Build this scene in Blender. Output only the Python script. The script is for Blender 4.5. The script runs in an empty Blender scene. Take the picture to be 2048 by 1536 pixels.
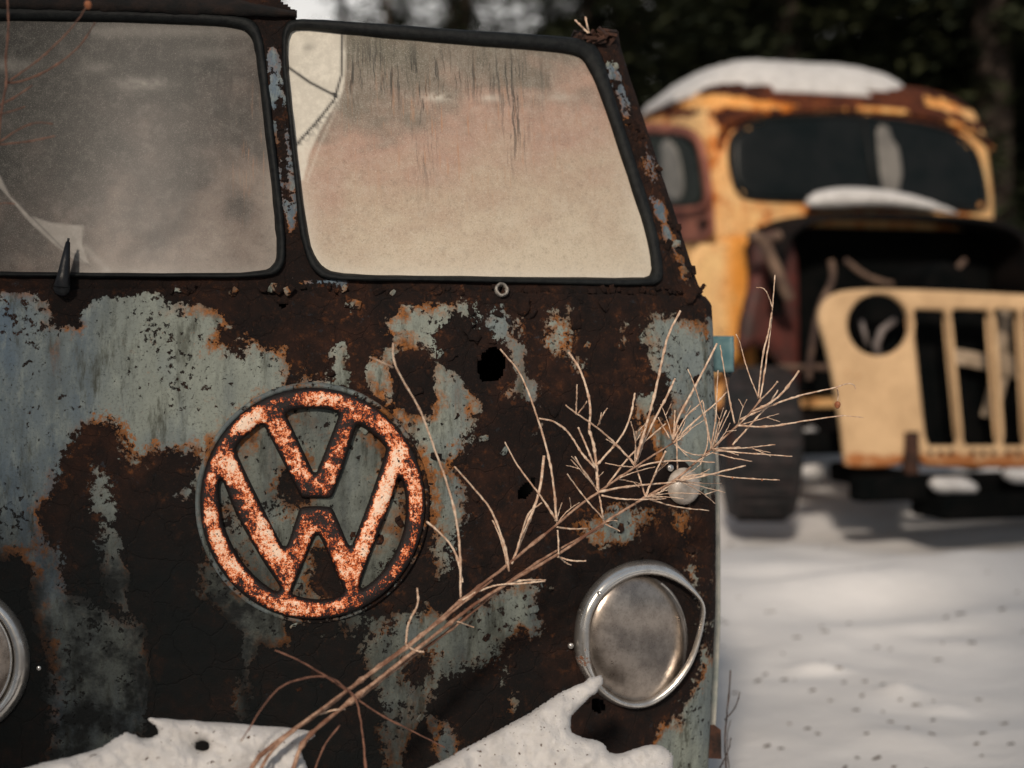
import bpy, bmesh, math, random
import numpy as np
from mathutils import Vector, Matrix
random.seed(7); rng = np.random.default_rng(7)
S = bpy.context.scene
C = S.collection
R = math.radians
# ------------------------------------------------------------------ camera, sky, sun, exposure
CAM_Z = 1.0; PITCH = 1.07; FPX = 2048*50/36
cd = bpy.data.cameras.new('camera'); cam = bpy.data.objects.new('camera', cd); C.objects.link(cam)
cam.location = (0, 0, CAM_Z); cam.rotation_euler = (R(90-PITCH), 0, 0)
cd.lens = 50; cd.sensor_width = 36; cd.clip_start = .05; cd.clip_end = 500
cd.dof.use_dof = True; cd.dof.focus_distance = 2.27; cd.dof.aperture_fstop = 2.2; cd.dof.aperture_blades = 0
S.camera = cam
SUN_EL, SUN_AZ = 27.0, 10.0      # elevation; angle to the left of straight behind the camera
wd = bpy.data.worlds.new('World'); S.world = wd; wd.use_nodes = True
wn = wd.node_tree.nodes; wl = wd.node_tree.links
bg = wn['Background']; sky = wn.new('ShaderNodeTexSky'); sky.sky_type = 'NISHITA'; sky.sun_disc = False
sky.sun_elevation = R(SUN_EL); sky.sun_rotation = R(180+SUN_AZ); sky.dust_density = 4; sky.air_density = 1.0; sky.ozone_density = .6
hz = wn.new('ShaderNodeMix'); hz.data_type = 'RGBA'; hz.inputs[0].default_value = .62
hz.inputs[7].default_value = (7.9, 7.9, 7.9, 1)      # thin bright overcast veil
tcw = wn.new('ShaderNodeTexCoord'); sxw = wn.new('ShaderNodeSeparateXYZ'); wl.new(tcw.outputs['Generated'], sxw.inputs[0])
def wm(op, a, b):
    n = wn.new('ShaderNodeMath'); n.operation = op; n.use_clamp = True
    for i, v in enumerate((a, b)):
        if isinstance(v, (int, float)): n.inputs[i].default_value = v
        else: wl.new(v, n.inputs[i])
    return n.outputs[0]
band = wm('MULTIPLY', wm('MULTIPLY', wm('SUBTRACT', sxw.outputs[1], .55), 2.6), wm('SUBTRACT', 1.0, wm('MULTIPLY', sxw.outputs[2], 1.8)))   # bright cloud bank low in the north
vm = wn.new('ShaderNodeMix'); vm.data_type = 'RGBA'; wl.new(band, vm.inputs[0]); vm.inputs[6].default_value = (6.2, 7.0, 7.9, 1); vm.inputs[7].default_value = (42, 39, 35, 1); wl.new(vm.outputs[2], hz.inputs[7])
wl.new(sky.outputs[0], hz.inputs[6]); wl.new(hz.outputs[2], bg.inputs[0]); bg.inputs[1].default_value = .058
sd = bpy.data.lights.new('sun', 'SUN'); sd.energy = 3.6; sd.angle = R(4.5); sd.color = (1, .86, .72)
sun = bpy.data.objects.new('sun', sd); C.objects.link(sun)
sv = Vector((-math.sin(R(SUN_AZ))*math.cos(R(SUN_EL)), -math.cos(R(SUN_AZ))*math.cos(R(SUN_EL)), math.sin(R(SUN_EL))))
sun.rotation_euler = sv.to_track_quat('Z', 'Y').to_euler(); sun.location = (-4, -6, 5)
S.view_settings.view_transform = 'Standard'; S.view_settings.look = 'None'; S.view_settings.exposure = -0.29; S.view_settings.gamma = 1
S.render.engine = 'CYCLES'

# ------------------------------------------------------------------ helpers
cp, sp = math.cos(R(PITCH)), math.sin(R(PITCH))
def ray(px, py):
    x = (px-1024)/FPX; y = (768-py)/FPX
    d = np.array([x, cp + y*sp, -sp + y*cp]); return d
def at(px, py, Y):
    d = ray(px, py); return np.array([0, 0, CAM_Z]) + d*(Y/d[1])
def project(P):
    P = np.asarray(P, float); q = P - np.array([0, 0, CAM_Z])
    f = q[..., 1]*cp - q[..., 2]*sp; u = q[..., 1]*sp + q[..., 2]*cp
    return np.stack([1024+FPX*q[..., 0]/f, 768-FPX*u/f], -1)
def _h(ix, iy, s):
    n = (ix*374761393 + iy*668265263 + s*1442695041) & 0xffffffff
    n = ((n ^ (n >> 13))*1274126177) & 0xffffffff
    return ((n ^ (n >> 16)) & 0xffff)/65535.0
def vnoise(x, y, s=0):
    xi = np.floor(x).astype(np.int64); yi = np.floor(y).astype(np.int64); fx = x-xi; fy = y-yi
    fx = fx*fx*(3-2*fx); fy = fy*fy*(3-2*fy)
    return (_h(xi, yi, s)*(1-fx)+_h(xi+1, yi, s)*fx)*(1-fy) + (_h(xi, yi+1, s)*(1-fx)+_h(xi+1, yi+1, s)*fx)*fy
def fbm(x, y, o=4, s=0):
    x = np.asarray(x, float); y = np.asarray(y, float); r = 0; a = .5; t = 0
    for i in range(o): r = r + a*vnoise(x, y, s+i); t += a; x = x*2.03+11.3; y = y*2.03+5.7; a *= .5
    return r/t - .5
def sdf(P, poly):                      # P (n,2), positive inside
    poly = np.asarray(poly, float); n = len(poly); d2 = np.full(len(P), 1e18); ins = np.zeros(len(P), bool)
    for i in range(n):
        a = poly[i]; b = poly[(i+1) % n]; e = b-a; w = P-a
        t = np.clip((w@e)/max(e@e, 1e-12), 0, 1); q = w - t[:, None]*e
        d2 = np.minimum(d2, (q*q).sum(1))
        c = (a[1] > P[:, 1]) != (b[1] > P[:, 1])
        if e[1] != 0: ins ^= c & (P[:, 0] < a[0] + (P[:, 1]-a[1])*e[0]/e[1])
    return np.where(ins, 1, -1)*np.sqrt(d2)
def seg_d(P, line):
    d2 = np.full(len(P), 1e18)
    for a, b in zip(line[:-1], line[1:]):
        a = np.array(a, float); e = np.array(b, float)-a; w = P-a
        t = np.clip((w@e)/(e@e), 0, 1); q = w-t[:, None]*e; d2 = np.minimum(d2, (q*q).sum(1))
    return np.sqrt(d2)
def chaikin(pts, n=2, closed=True, r=.25):
    p = np.asarray(pts, float)
    for _ in range(n):
        if closed:
            q = np.roll(p, -1, 0); p = np.stack([p*(1-r)+q*r, p*r+q*(1-r)], 1).reshape(-1, p.shape[1])
        else:
            q = p[1:]; a = p[:-1]; m = np.stack([a*(1-r)+q*r, a*r+q*(1-r)], 1).reshape(-1, p.shape[1])
            p = np.vstack([p[:1], m, p[-1:]])
    return p
def mesh(name, V, F, mat=None, parent=None, smooth=True, attrs=None, M=None):
    V = np.asarray(V, float)
    me = bpy.data.meshes.new(name); me.from_pydata([tuple(v) for v in V], [], [tuple(int(i) for i in f) for f in F]); me.update()
    if smooth: me.polygons.foreach_set('use_smooth', [True]*len(me.polygons))
    if attrs:
        for k, a in attrs.items():
            at_ = me.attributes.new(k, 'FLOAT', 'POINT'); at_.data.foreach_set('value', np.asarray(a, np.float32))
    o = bpy.data.objects.new(name, me); C.objects.link(o)
    if mat: me.materials.append(mat)
    if parent: o.parent = parent
    if M is not None: o.matrix_world = M
    return o
def tag(o, label=None, cat=None, group=None, kind=None):
    if label: o['label'] = label
    if cat: o['category'] = cat
    if group: o['group'] = group
    if kind: o['kind'] = kind
    return o
def empty(name, loc=(0, 0, 0), rz=0, **k):
    o = bpy.data.objects.new(name, None); C.objects.link(o); o.location = loc; o.rotation_euler = (0, 0, rz); o.empty_display_size = .1
    tag(o, **k); return o
def grid_faces(nr, nc, keep=None, off=0, wrap=False):
    F = []
    for i in range(nr-1):
        for j in range(nc if wrap else nc-1):
            a = i*nc+j; b = i*nc+(j+1) % nc; c = (i+1)*nc+(j+1) % nc; d = (i+1)*nc+j
            if keep is None or keep(a, b, c, d): F.append((a+off, b+off, c+off, d+off))
    return F
class MB:
    def __init__(s): s.V = []; s.F = []
    def add(s, V, F): k = len(s.V); s.V += [tuple(v) for v in V]; s.F += [tuple(int(i)+k for i in f) for f in F]; return s
    def box(s, c, d, M=None):
        x, y, z = [q/2 for q in d]; V = [(a*x, b*y, g*z) for a in (-1, 1) for b in (-1, 1) for g in (-1, 1)]
        V = [Vector(v) for v in V]
        if M is not None: V = [M @ v for v in V]
        V = [v+Vector(c) for v in V]
        return s.add(V, [(0, 1, 3, 2), (4, 6, 7, 5), (0, 4, 5, 1), (2, 3, 7, 6), (0, 2, 6, 4), (1, 5, 7, 3)])
    def tube(s, pts, rad, n=6, cap=True):
        P = np.asarray(pts, float); m = len(P); rad = np.ones(m)*rad if np.isscalar(rad) else np.asarray(rad)
        T = np.gradient(P, axis=0); T /= np.linalg.norm(T, axis=1)[:, None]+1e-9
        up = np.array([0, 0, 1.0]) if abs(T[0][2]) < .9 else np.array([1.0, 0, 0]); N = np.cross(T[0], up); N /= np.linalg.norm(N); V = []
        for i in range(m):
            N = N - T[i]*(N@T[i]); N /= np.linalg.norm(N)+1e-9; B = np.cross(T[i], N)
            for k in range(n): a = 2*math.pi*k/n; V.append(P[i]+rad[i]*(math.cos(a)*N+math.sin(a)*B))
        F = grid_faces(m, n, wrap=True)
        if cap: F.append(tuple(range(n))[::-1]); F.append(tuple(range((m-1)*n, m*n)))
        return s.add(V, F)
    def lathe(s, prof, M, n=24, caps=False):       # prof: (r, h) list about +Z of M
        V = [M @ Vector((r*math.cos(2*math.pi*k/n), r*math.sin(2*math.pi*k/n), h)) for r, h in prof for k in range(n)]
        F = grid_faces(len(prof), n, wrap=True)
        if caps: F.append(tuple(range(n))[::-1]); F.append(tuple(range((len(prof)-1)*n, len(prof)*n)))
        return s.add(V, F)
    def build(s, name, mat, parent=None, smooth=True, attrs=None, M=None): return mesh(name, s.V, s.F, mat, parent, smooth, attrs, M)
def bevel(o, w, seg=2):
    m = o.modifiers.new('bevel', 'BEVEL'); m.width = w; m.segments = seg; m.limit_method = 'ANGLE'; m.angle_limit = R(40); return o
def curve_plate(name, loops, depth, bev, fn, mat, parent=None, res=2):
    """2-D outline with holes -> bevelled plate mesh; fn maps local (x,y,z) arrays to world."""
    cu = bpy.data.curves.new('tmp', 'CURVE'); cu.dimensions = '2D'; cu.fill_mode = 'BOTH'; cu.extrude = depth/2-bev; cu.bevel_depth = bev; cu.bevel_resolution = res; cu.offset = -bev
    for L in loops:
        sp_ = cu.splines.new('POLY'); sp_.points.add(len(L)-1)
        for q, p in zip(sp_.points, L): q.co = (p[0], p[1], 0, 1)
        sp_.use_cyclic_u = True
    o = bpy.data.objects.new('tmp', cu); C.objects.link(o)
    me = bpy.data.meshes.new_from_object(o.evaluated_get(bpy.context.evaluated_depsgraph_get())); bpy.data.objects.remove(o); bpy.data.curves.remove(cu)
    n = len(me.vertices); co = np.empty(n*3); me.vertices.foreach_get('co', co); co = co.reshape(-1, 3)
    co = fn(co); me.vertices.foreach_set('co', co.ravel()); me.name = name; me.materials.clear(); me.materials.append(mat); me.update()
    o = bpy.data.objects.new(name, me); C.objects.link(o)
    if parent: o.parent = parent
    return o

# ------------------------------------------------------------------ node DSL
class NT:
    def __init__(s, name):
        s.m = bpy.data.materials.new(name); s.m.use_nodes = True; s.t = s.m.node_tree; s.n = s.t.nodes; s.l = s.t.links
        s.b = s.n['Principled BSDF']; s.co = s.n.new('ShaderNodeTexCoord').outputs['Object']
    def put(s, sock, v):
        if isinstance(v, bpy.types.NodeSocket): s.l.new(v, sock)
        elif v is not None:
            if hasattr(sock, 'default_value') and not isinstance(sock.default_value, (int, float)) and not isinstance(v, (int, float)):
                sock.default_value = tuple(v)+((1,) if len(v) == 3 and len(sock.default_value) == 4 else ())
            else: sock.default_value = v
    def M(s, op, a, b=0, c=None, clamp=False):
        n = s.n.new('ShaderNodeMath'); n.operation = op; n.use_clamp = clamp; s.put(n.inputs[0], a); s.put(n.inputs[1], b)
        if c is not None: s.put(n.inputs[2], c)
        return n.outputs[0]
    def sc(s, x, y, z, src=None, off=(0, 0, 0)):
        n = s.n.new('ShaderNodeMapping'); s.l.new(src or s.co, n.inputs[0]); n.inputs['Scale'].default_value = (x, y, z); n.inputs['Location'].default_value = off; return n.outputs[0]
    def noise(s, scale, det=4, rough=.6, vec=None, dist=0, col=False):
        n = s.n.new('ShaderNodeTexNoise'); s.l.new(vec or s.co, n.inputs['Vector']); n.inputs['Scale'].default_value = scale; n.inputs['Detail'].default_value = det
        n.inputs['Roughness'].default_value = rough; n.inputs['Distortion'].default_value = dist; return n.outputs['Color' if col else 0]
    def voro(s, scale, vec=None, feat='F1'):
        n = s.n.new('ShaderNodeTexVoronoi'); s.l.new(vec or s.co, n.inputs['Vector']); n.inputs['Scale'].default_value = scale; n.feature = feat; return n.outputs['Distance']
    def ramp(s, f, stops, interp='LINEAR'):
        n = s.n.new('ShaderNodeValToRGB'); s.put(n.inputs[0], f); e = n.color_ramp.elements; n.color_ramp.interpolation = interp
        while len(e) < len(stops): e.new(.5)
        for q, (p, c) in zip(e, stops): q.position = p; q.color = tuple(c)+(1,) if len(c) == 3 else c
        return n.outputs[0]
    def step(s, f, a, b):
        n = s.n.new('ShaderNodeMapRange'); n.interpolation_type = 'SMOOTHSTEP'; s.put(n.inputs[0], f); n.inputs[1].default_value = a; n.inputs[2].default_value = b; return n.outputs[0]
    def mix(s, f, a, b, mode='MIX'):
        n = s.n.new('ShaderNodeMix'); n.data_type = 'RGBA'; n.blend_type = mode; s.put(n.inputs[0], f); s.put(n.inputs[6], a); s.put(n.inputs[7], b); return n.outputs[2]
    def attr(s, name):
        n = s.n.new('ShaderNodeAttribute'); n.attribute_name = name; return n.outputs['Fac']
    def bump(s, h, d=.001, st=1):
        n = s.n.new('ShaderNodeBump'); n.inputs['Distance'].default_value = d; n.inputs['Strength'].default_value = st; s.l.new(h, n.inputs['Height']); s.l.new(n.outputs[0], s.b.inputs['Normal'])
    def out(s, col=None, rough=None, metal=None, spec=None):
        if col is not None: s.put(s.b.inputs['Base Color'], col)
        if rough is not None: s.put(s.b.inputs['Roughness'], rough)
        if metal is not None: s.put(s.b.inputs['Metallic'], metal)
        if spec is not None: s.put(s.b.inputs['Specular IOR Level'], spec)
        return s.m
def plain(name, c1, c2, scale=20, rough=.7, metal=0, spec=.4, bump=.0006, det=6):
    t = NT(name); n = t.noise(scale, det, .65); t.bump(t.noise(scale*4, 5, .7), bump)
    return t.out(t.mix(t.step(n, .35, .65), c1, c2), rough, metal, spec)
def body_mat(name, pa, pb, stain, ra=(.0065, .0055, .0055), rb=(.030, .0135, .009), rc=(.20, .07, .022), k=1.0, rough=.55, pits=1.0, streak=1.0):
    """old paint over rust. attribute sdf: >0 paint (unit: cm), grime: 0..1 dirt plus painted vignette shade, tint 0..1 picks paint colour"""
    t = NT(name); s = t.attr('sdf'); tint = t.attr('tint'); gr = t.attr('grime')
    n1 = t.noise(22*k, 10, .66); n2 = t.noise(120*k, 6, .7); n3 = t.noise(420*k, 3, .6)
    zn = t.step(t.noise(5*k, 4, .6), .44, .62)
    e = t.M('ADD', s, t.M('ADD', t.M('MULTIPLY', t.M('SUBTRACT', n1, .5), 8.0), t.M('MULTIPLY', t.M('SUBTRACT', n2, .5), t.M('ADD', 2.6, t.M('MULTIPLY', zn, 8.5*pits)))))
    paint = t.step(e, -.03, .10)
    # pits: small black specks, clustered
    cl = t.step(t.noise(9*k, 4, .6, t.sc(1, 1, .7)), .42, .62)
    pit = t.M('MULTIPLY', t.step(t.M('ADD', t.noise(95*k, 5, .62), t.M('MULTIPLY', cl, .10*pits)), .655, .69), t.step(n3, .3, .5))
    paint2 = t.M('MULTIPLY', paint, t.M('SUBTRACT', 1, pit))
    # paint colour
    st = t.noise(14*k, 7, .65, t.sc(1, 1, .12)); st2 = t.noise(60*k, 6, .7, t.sc(1, 1, .35))
    pc = t.mix(tint, pa, pb)
    pc = t.mix(t.M('MULTIPLY', t.step(st, .42, .68), .55*streak), pc, tuple(c*.45 for c in (pb[0], pb[1], pb[2])))
    pc = t.mix(t.M('MULTIPLY', t.step(st2, .45, .75), .5), pc, tuple(min(1, c*1.5) for c in pa))
    pc = t.mix(t.M('MULTIPLY', t.step(t.noise(230*k, 5, .8), .50, .68), .7), pc, tuple(c*.28 for c in pa))
    pc = t.mix(t.M('MULTIPLY', t.M('MULTIPLY', t.step(t.noise(1, 7, .7, t.sc(26*k, 26*k, 6*k)), .50, .66), t.step(t.noise(3.5*k, 3, .5), .30, .52)), .95*min(1, pits)), pc, (.045, .048, .036))
    # stain near edges and in streaks
    ed = t.M('SUBTRACT', 1, t.step(t.M('ADD', e, t.M('MULTIPLY', t.M('SUBTRACT', st, .5), 6)), .05, 1.9))
    sm = t.M('MULTIPLY', t.M('ADD', t.M('MULTIPLY', ed, .8), t.M('MULTIPLY', t.step(st, .58, .74), .5*streak)), t.step(t.noise(35*k, 6, .7), .30, .56), clamp=True)
    pc = t.mix(t.M('MULTIPLY', sm, t.M('MULTIPLY', 2.0, t.step(t.noise(7*k, 4, .6), .38, .62)), clamp=True), pc, t.mix(t.step(n2, .4, .65), stain, tuple(c*.35 for c in stain)))
    # rust colour
    rn = t.noise(30*k, 9, .72); rc_ = t.ramp(rn, [(.30, ra), (.46, tuple((a+b)/2 for a, b in zip(ra, rb))), (.60, rb), (.80, tuple(.6*b+.25*c for b, c in zip(rb, rc)))])
    near = t.M('SUBTRACT', 1, t.step(t.M('ABSOLUTE', t.M('ADD', e, .9)), .0, 1.6))
    rc_ = t.mix(t.M('MULTIPLY', t.M('ADD', t.M('MULTIPLY', near, .5), .22), t.step(t.noise(75*k, 6, .7), .52, .70)), rc_, rc)
    rc_ = t.mix(t.M('MULTIPLY', t.step(t.noise(55*k, 8, .75), .60, .72), .6), rc_, tuple(c*.6 for c in pb))
    rc_ = t.mix(t.M('MULTIPLY', t.step(t.noise(6*k, 4, .6), .38, .58), .8), rc_, ra)
    rc_ = t.mix(t.M('MULTIPLY', t.step(t.noise(300*k, 5, .75), .56, .72), .5), rc_, tuple(c*2.6 for c in rb))
    col = t.mix(paint2, rc_, pc)
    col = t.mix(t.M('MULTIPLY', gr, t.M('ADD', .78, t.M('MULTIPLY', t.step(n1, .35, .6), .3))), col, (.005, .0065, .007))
    h = t.M('ADD', t.M('MULTIPLY', paint2, .9), t.M('ADD', t.M('MULTIPLY', t.noise(70*k, 9, .72), 1.6), t.M('MULTIPLY', t.M('MULTIPLY', t.M('SUBTRACT', 1, paint), n3), 1.2)))
    h = t.M('ADD', h, t.M('MULTIPLY', t.step(t.voro(16*k, t.sc(1, 1, 1, t.mix(.06, t.co, t.noise(12*k, 4, .6, col=True))), 'DISTANCE_TO_EDGE'), .0, .03), t.M('SUBTRACT', 1, paint)))
    t.bump(h, .0013/k if k < 1 else .0013, 1)
    return t.out(col, t.mix(paint2, (.93,)*3, (rough,)*3), 0, .18)

M_van = body_mat('weathered_van_paint', (.215, .24, .21), (.105, .15, .195), (.27, .105, .03))
M_truck = body_mat('weathered_truck_paint', (.80, .50, .23), (.85, .34, .055), (.62, .17, .02), (.03, .010, .007), (.12, .035, .017), (.45, .13, .03), k=.28, pits=.2, streak=.3)
M_red = plain('oxidised_red_brown_steel', (.15, .048, .034), (.30, .11, .07), 4, .75)
M_dark = plain('sooty_dark_steel', (.003, .0035, .004), (.012, .008, .007), 6, .9, 0, .15, bump=.002)
M_rustdark = plain('dark_flaking_rust', (.012, .008, .007), (.07, .030, .018), 25, .95, bump=.003)
M_blackp = plain('dark_cavity_steel', (.002, .0028, .003), (.005, .005, .005), 9, 1, 0, .05)
M_rubber = plain('cracked_black_rubber', (.003, .004, .005), (.010, .012, .012), 90, .6, spec=.25, bump=.0012)
M_tyre = plain('old_tyre_rubber', (.008, .009, .010), (.030, .022, .022), 14, .8, bump=.002)
M_wiper = plain('black_wiper_metal', (.006, .007, .009), (.012, .013, .016), 40, .4)

# ================================================================== OLD VAN
YAW = R(11); ex = np.array([math.cos(YAW), math.sin(YAW), 0]); ey = np.array([-math.sin(YAW), math.cos(YAW), 0])
O = at(622, 1005, 2.25); O[2] = 0
MV = Matrix(((ex[0], ey[0], 0, O[0]), (ex[1], ey[1], 0, O[1]), (0, 0, 1, 0), (0, 0, 0, 1)))
MVi = MV.inverted()
van = empty('old_van', tuple(O), YAW, label='rusty pale blue split-windscreen van in the foreground with a round rusted emblem', cat='van')
KC = .26
def lean(w):
    w = np.asarray(w, float); c = w-.77
    return np.where(w < .77, .18*c*c, np.where(w < 1.11, .25*c*c, .0289+.22*(w-1.11)))
def face(u, w): return KC*u*u + lean(w)
def uvw(P): q = np.asarray(P)-O; return np.array([q@ex, q@ey, P[2]])
def onvan(px, py, off=0.0):
    D = 2.25
    for _ in range(40):
        P = at(px, py, D); q = uvw(P); D -= (q[1]-(face(q[0], q[2])-off))*.9
    return uvw(P)
def vlocal(px, py, Y): return uvw(at(px, py, Y))
SIL = [(1228, 40), (1234, 90), (1252, 150), (1292, 270), (1342, 420), (1384, 545), (1400, 590), (1418, 612), (1420, 660), (1421, 760), (1424, 900), (1426, 1050), (1424, 1200), (1417, 1350), (1410, 1536), (1404, 1750)]
RO = .055
sil = np.array([onvan(x, y, -.030)[[0, 2]] for x, y in SIL]); sil = sil[np.argsort(sil[:, 1])]
def umax(w): return np.interp(w, sil[:, 1], sil[:, 0])
def u1(w): return umax(w) - RO*(.945-.33)

P_PAINT = [
 [(-400, 500), (0, 583), (80, 586), (96, 612), (102, 640), (118, 652), (150, 655), (170, 622), (195, 600), (206, 590), (300, 592), (332, 606), (400, 612), (452, 628), (448, 650), (438, 680), (470, 690), (500, 670), (530, 702), (568, 692), (572, 740), (575, 775), (560, 792), (520, 802), (470, 840), (432, 890), (422, 930), (408, 965), (395, 960), (388, 902), (370, 897), (330, 905), (290, 920), (256, 918), (246, 880), (225, 855), (180, 850), (150, 868), (122, 900), (115, 950), (95, 985), (85, 1060), (70, 1100), (20, 1120), (-400, 1100)],
 [(20, 1090), (120, 1100), (145, 1190), (205, 1215), (290, 1245), (300, 1340), (290, 1480), (240, 1536), (90, 1600), (100, 1340), (72, 1240), (60, 1150)],
 [(198, 945), (214, 968), (206, 1006), (232, 1020), (222, 1034), (202, 1030), (190, 1000)],
 [(212, 1050), (236, 1075), (260, 1140), (254, 1180), (290, 1270), (250, 1250), (220, 1190), (204, 1140)],
 [(425, 1110), (470, 1165), (510, 1205), (570, 1235), (592, 1282), (556, 1290), (520, 1285), (502, 1340), (492, 1430), (476, 1420), (490, 1335), (482, 1262), (440, 1220), (404, 1190), (398, 1150)],
 [(765, 640), (800, 612), (850, 602), (925, 610), (965, 625), (965, 655), (940, 650), (920, 634), (895, 632), (884, 655), (872, 670), (880, 700), (885, 722), (900, 742), (925, 748), (945, 772), (978, 800), (962, 830), (948, 850), (952, 880), (928, 895), (916, 930), (926, 960), (936, 1000), (946, 1030), (935, 1048), (918, 1060), (905, 1130), (870, 1150), (850, 1080), (846, 1000), (825, 900), (800, 860), (758, 800), (748, 790), (730, 760), (742, 720), (780, 690), (760, 662)],
 [(958, 612), (1012, 620), (1042, 660), (1058, 720), (1076, 790), (1100, 830), (1066, 892), (1058, 870), (1080, 830), (1036, 795), (1012, 790), (1022, 745), (1018, 700), (985, 672), (968, 650)],
 [(1088, 662), (1092, 625), (1112, 608), (1145, 640), (1158, 665), (1150, 700), (1166, 735), (1158, 742), (1130, 720), (1104, 712), (1085, 692)],
 [(1285, 640), (1300, 620), (1340, 622), (1372, 640), (1395, 640), (1470, 640), (1480, 990), (1400, 985), (1372, 990), (1330, 960), (1292, 905), (1268, 850), (1276, 800), (1305, 790), (1312, 822), (1335, 850), (1345, 810), (1322, 765), (1288, 742), (1298, 702), (1276, 680)],
 [(1238, 655), (1252, 648), (1250, 690), (1236, 688)],
 [(1252, 822), (1278, 778), (1290, 830), (1312, 860), (1290, 892), (1262, 872)],
 [(1132, 1045), (1182, 1020), (1240, 1000), (1312, 1018), (1316, 1042), (1282, 1052), (1260, 1082), (1202, 1102), (1180, 1092), (1158, 1072)],
 [(770, 1230), (850, 1205), (900, 1230), (1000, 1175), (1082, 1145), (1104, 1178), (1072, 1222), (1082, 1262), (1062, 1292), (1002, 1312), (962, 1332), (902, 1342), (852, 1402), (822, 1482), (800, 1600), (750, 1600), (770, 1440), (752, 1380), (736, 1340), (726, 1290), (742, 1250)],
 [(1335, 1010), (1372, 1020), (1378, 1100), (1398, 1200), (1415, 1300), (1440, 1100), (1470, 1600), (1265, 1600), (1290, 1470), (1350, 1425), (1392, 1335), (1404, 1250), (1380, 1160), (1352, 1080)],
 [(1010, 1392), (1030, 1380), (1046, 1412), (1030, 1452), (1008, 1430)],
 [(850, 1430), (905, 1425), (935, 1500), (890, 1540), (855, 1500)],
 [(1002, 1335), (1018, 1345), (1010, 1375), (1000, 1360)],
 [(700, 598), (708, 600), (714, 622), (704, 618)], [(1130, 612), (1142, 620), (1136, 640), (1126, 632)], [(1012, 650), (1040, 640), (1048, 668), (1020, 672)],
 [(660, 700), (690, 690), (700, 760), (668, 770)]]
P_RUST = [
 [(778, 740), (790, 705), (822, 692), (852, 705), (868, 745), (868, 790), (852, 822), (820, 825), (790, 800)],
 [(880, 700), (885, 650), (905, 625), (932, 635), (960, 655), (985, 700), (1000, 735), (985, 765), (950, 755), (900, 740)],
 [(560, 935), (610, 930), (612, 1000), (585, 1012), (550, 980)],
 [(620, 1100), (660, 1100), (690, 1160), (680, 1190), (625, 1180)],
 [(455, 690), (490, 655), (515, 650), (500, 690), (480, 715), (455, 712)],
 [(905, 1150), (950, 1150), (940, 1190), (905, 1185)], [(1000, 1390-100), (1040, 1262), (1050, 1290), (1010, 1310)],
 [(815, 1320), (850, 1315), (855, 1355), (830, 1370), (810, 1350)]]
def van_attrs(W3, lower=True):
    """W3: local uvw array -> attrs"""
    Wd = O + W3[:, :1]*ex + W3[:, 1:2]*ey; Wd[:, 2] = W3[:, 2]
    P = project(Wd)
    s = np.full(len(P), -60.0)
    if lower:
        for q in P_PAINT: s = np.maximum(s, sdf(P, q))
        ring = np.hypot((P[:, 0]-625)/215, (P[:, 1]-1006)/222); s = np.maximum(s, (1-ring)*60)
        for q in P_RUST: s = np.minimum(s, -sdf(P, q))
        # seam rim is rusty
        s = s - 7*np.clip((P[:, 0]-680)/200, 0, 1)
        s = np.minimum(s, np.where(P[:, 0] > 330, (P[:, 1]-606)/1.0, (P[:, 1]-582)))
    else:
        for q in ([(530, 92), (556, 92), (566, 180), (580, 300), (600, 400), (588, 470), (574, 470), (562, 350), (545, 250)], [(1205, 110), (1224, 120), (1262, 230), (1252, 250)],
                  [(1300, 400), (1325, 410), (1372, 540), (1385, 580), (1370, 570)], [(590, 560), (640, 560), (640, 572), (600, 572)], [(1275, 300), (1292, 300), (1312, 360), (1298, 362)],
                  [(600, 558), (690, 560), (690, 570), (600, 568)]): s = np.maximum(s, sdf(P, q))
        s = np.minimum(s, -sdf(P, [(550, 200), (566, 190), (574, 330), (580, 400), (566, 400), (556, 300)]))
    s = np.clip(s/12.6, -3.5, 3.5)     # 12.6 px per cm
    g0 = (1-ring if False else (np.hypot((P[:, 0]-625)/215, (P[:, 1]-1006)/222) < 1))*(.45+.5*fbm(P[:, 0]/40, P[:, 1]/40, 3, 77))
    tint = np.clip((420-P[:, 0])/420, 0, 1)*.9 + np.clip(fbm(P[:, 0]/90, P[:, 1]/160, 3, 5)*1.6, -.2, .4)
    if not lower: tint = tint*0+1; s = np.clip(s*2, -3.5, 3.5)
    g = np.clip((1300-P[:, 0])/1300, 0, 1)*np.clip((P[:, 1]-860)/480, 0, 1)*1.7  # vignette shade painted into the colour, deepening toward the lower left
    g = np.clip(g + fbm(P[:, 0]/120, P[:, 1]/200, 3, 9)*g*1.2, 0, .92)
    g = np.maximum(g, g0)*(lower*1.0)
    return {'sdf': s, 'tint': np.clip(tint, 0, 1), 'grime': g}, P

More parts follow.
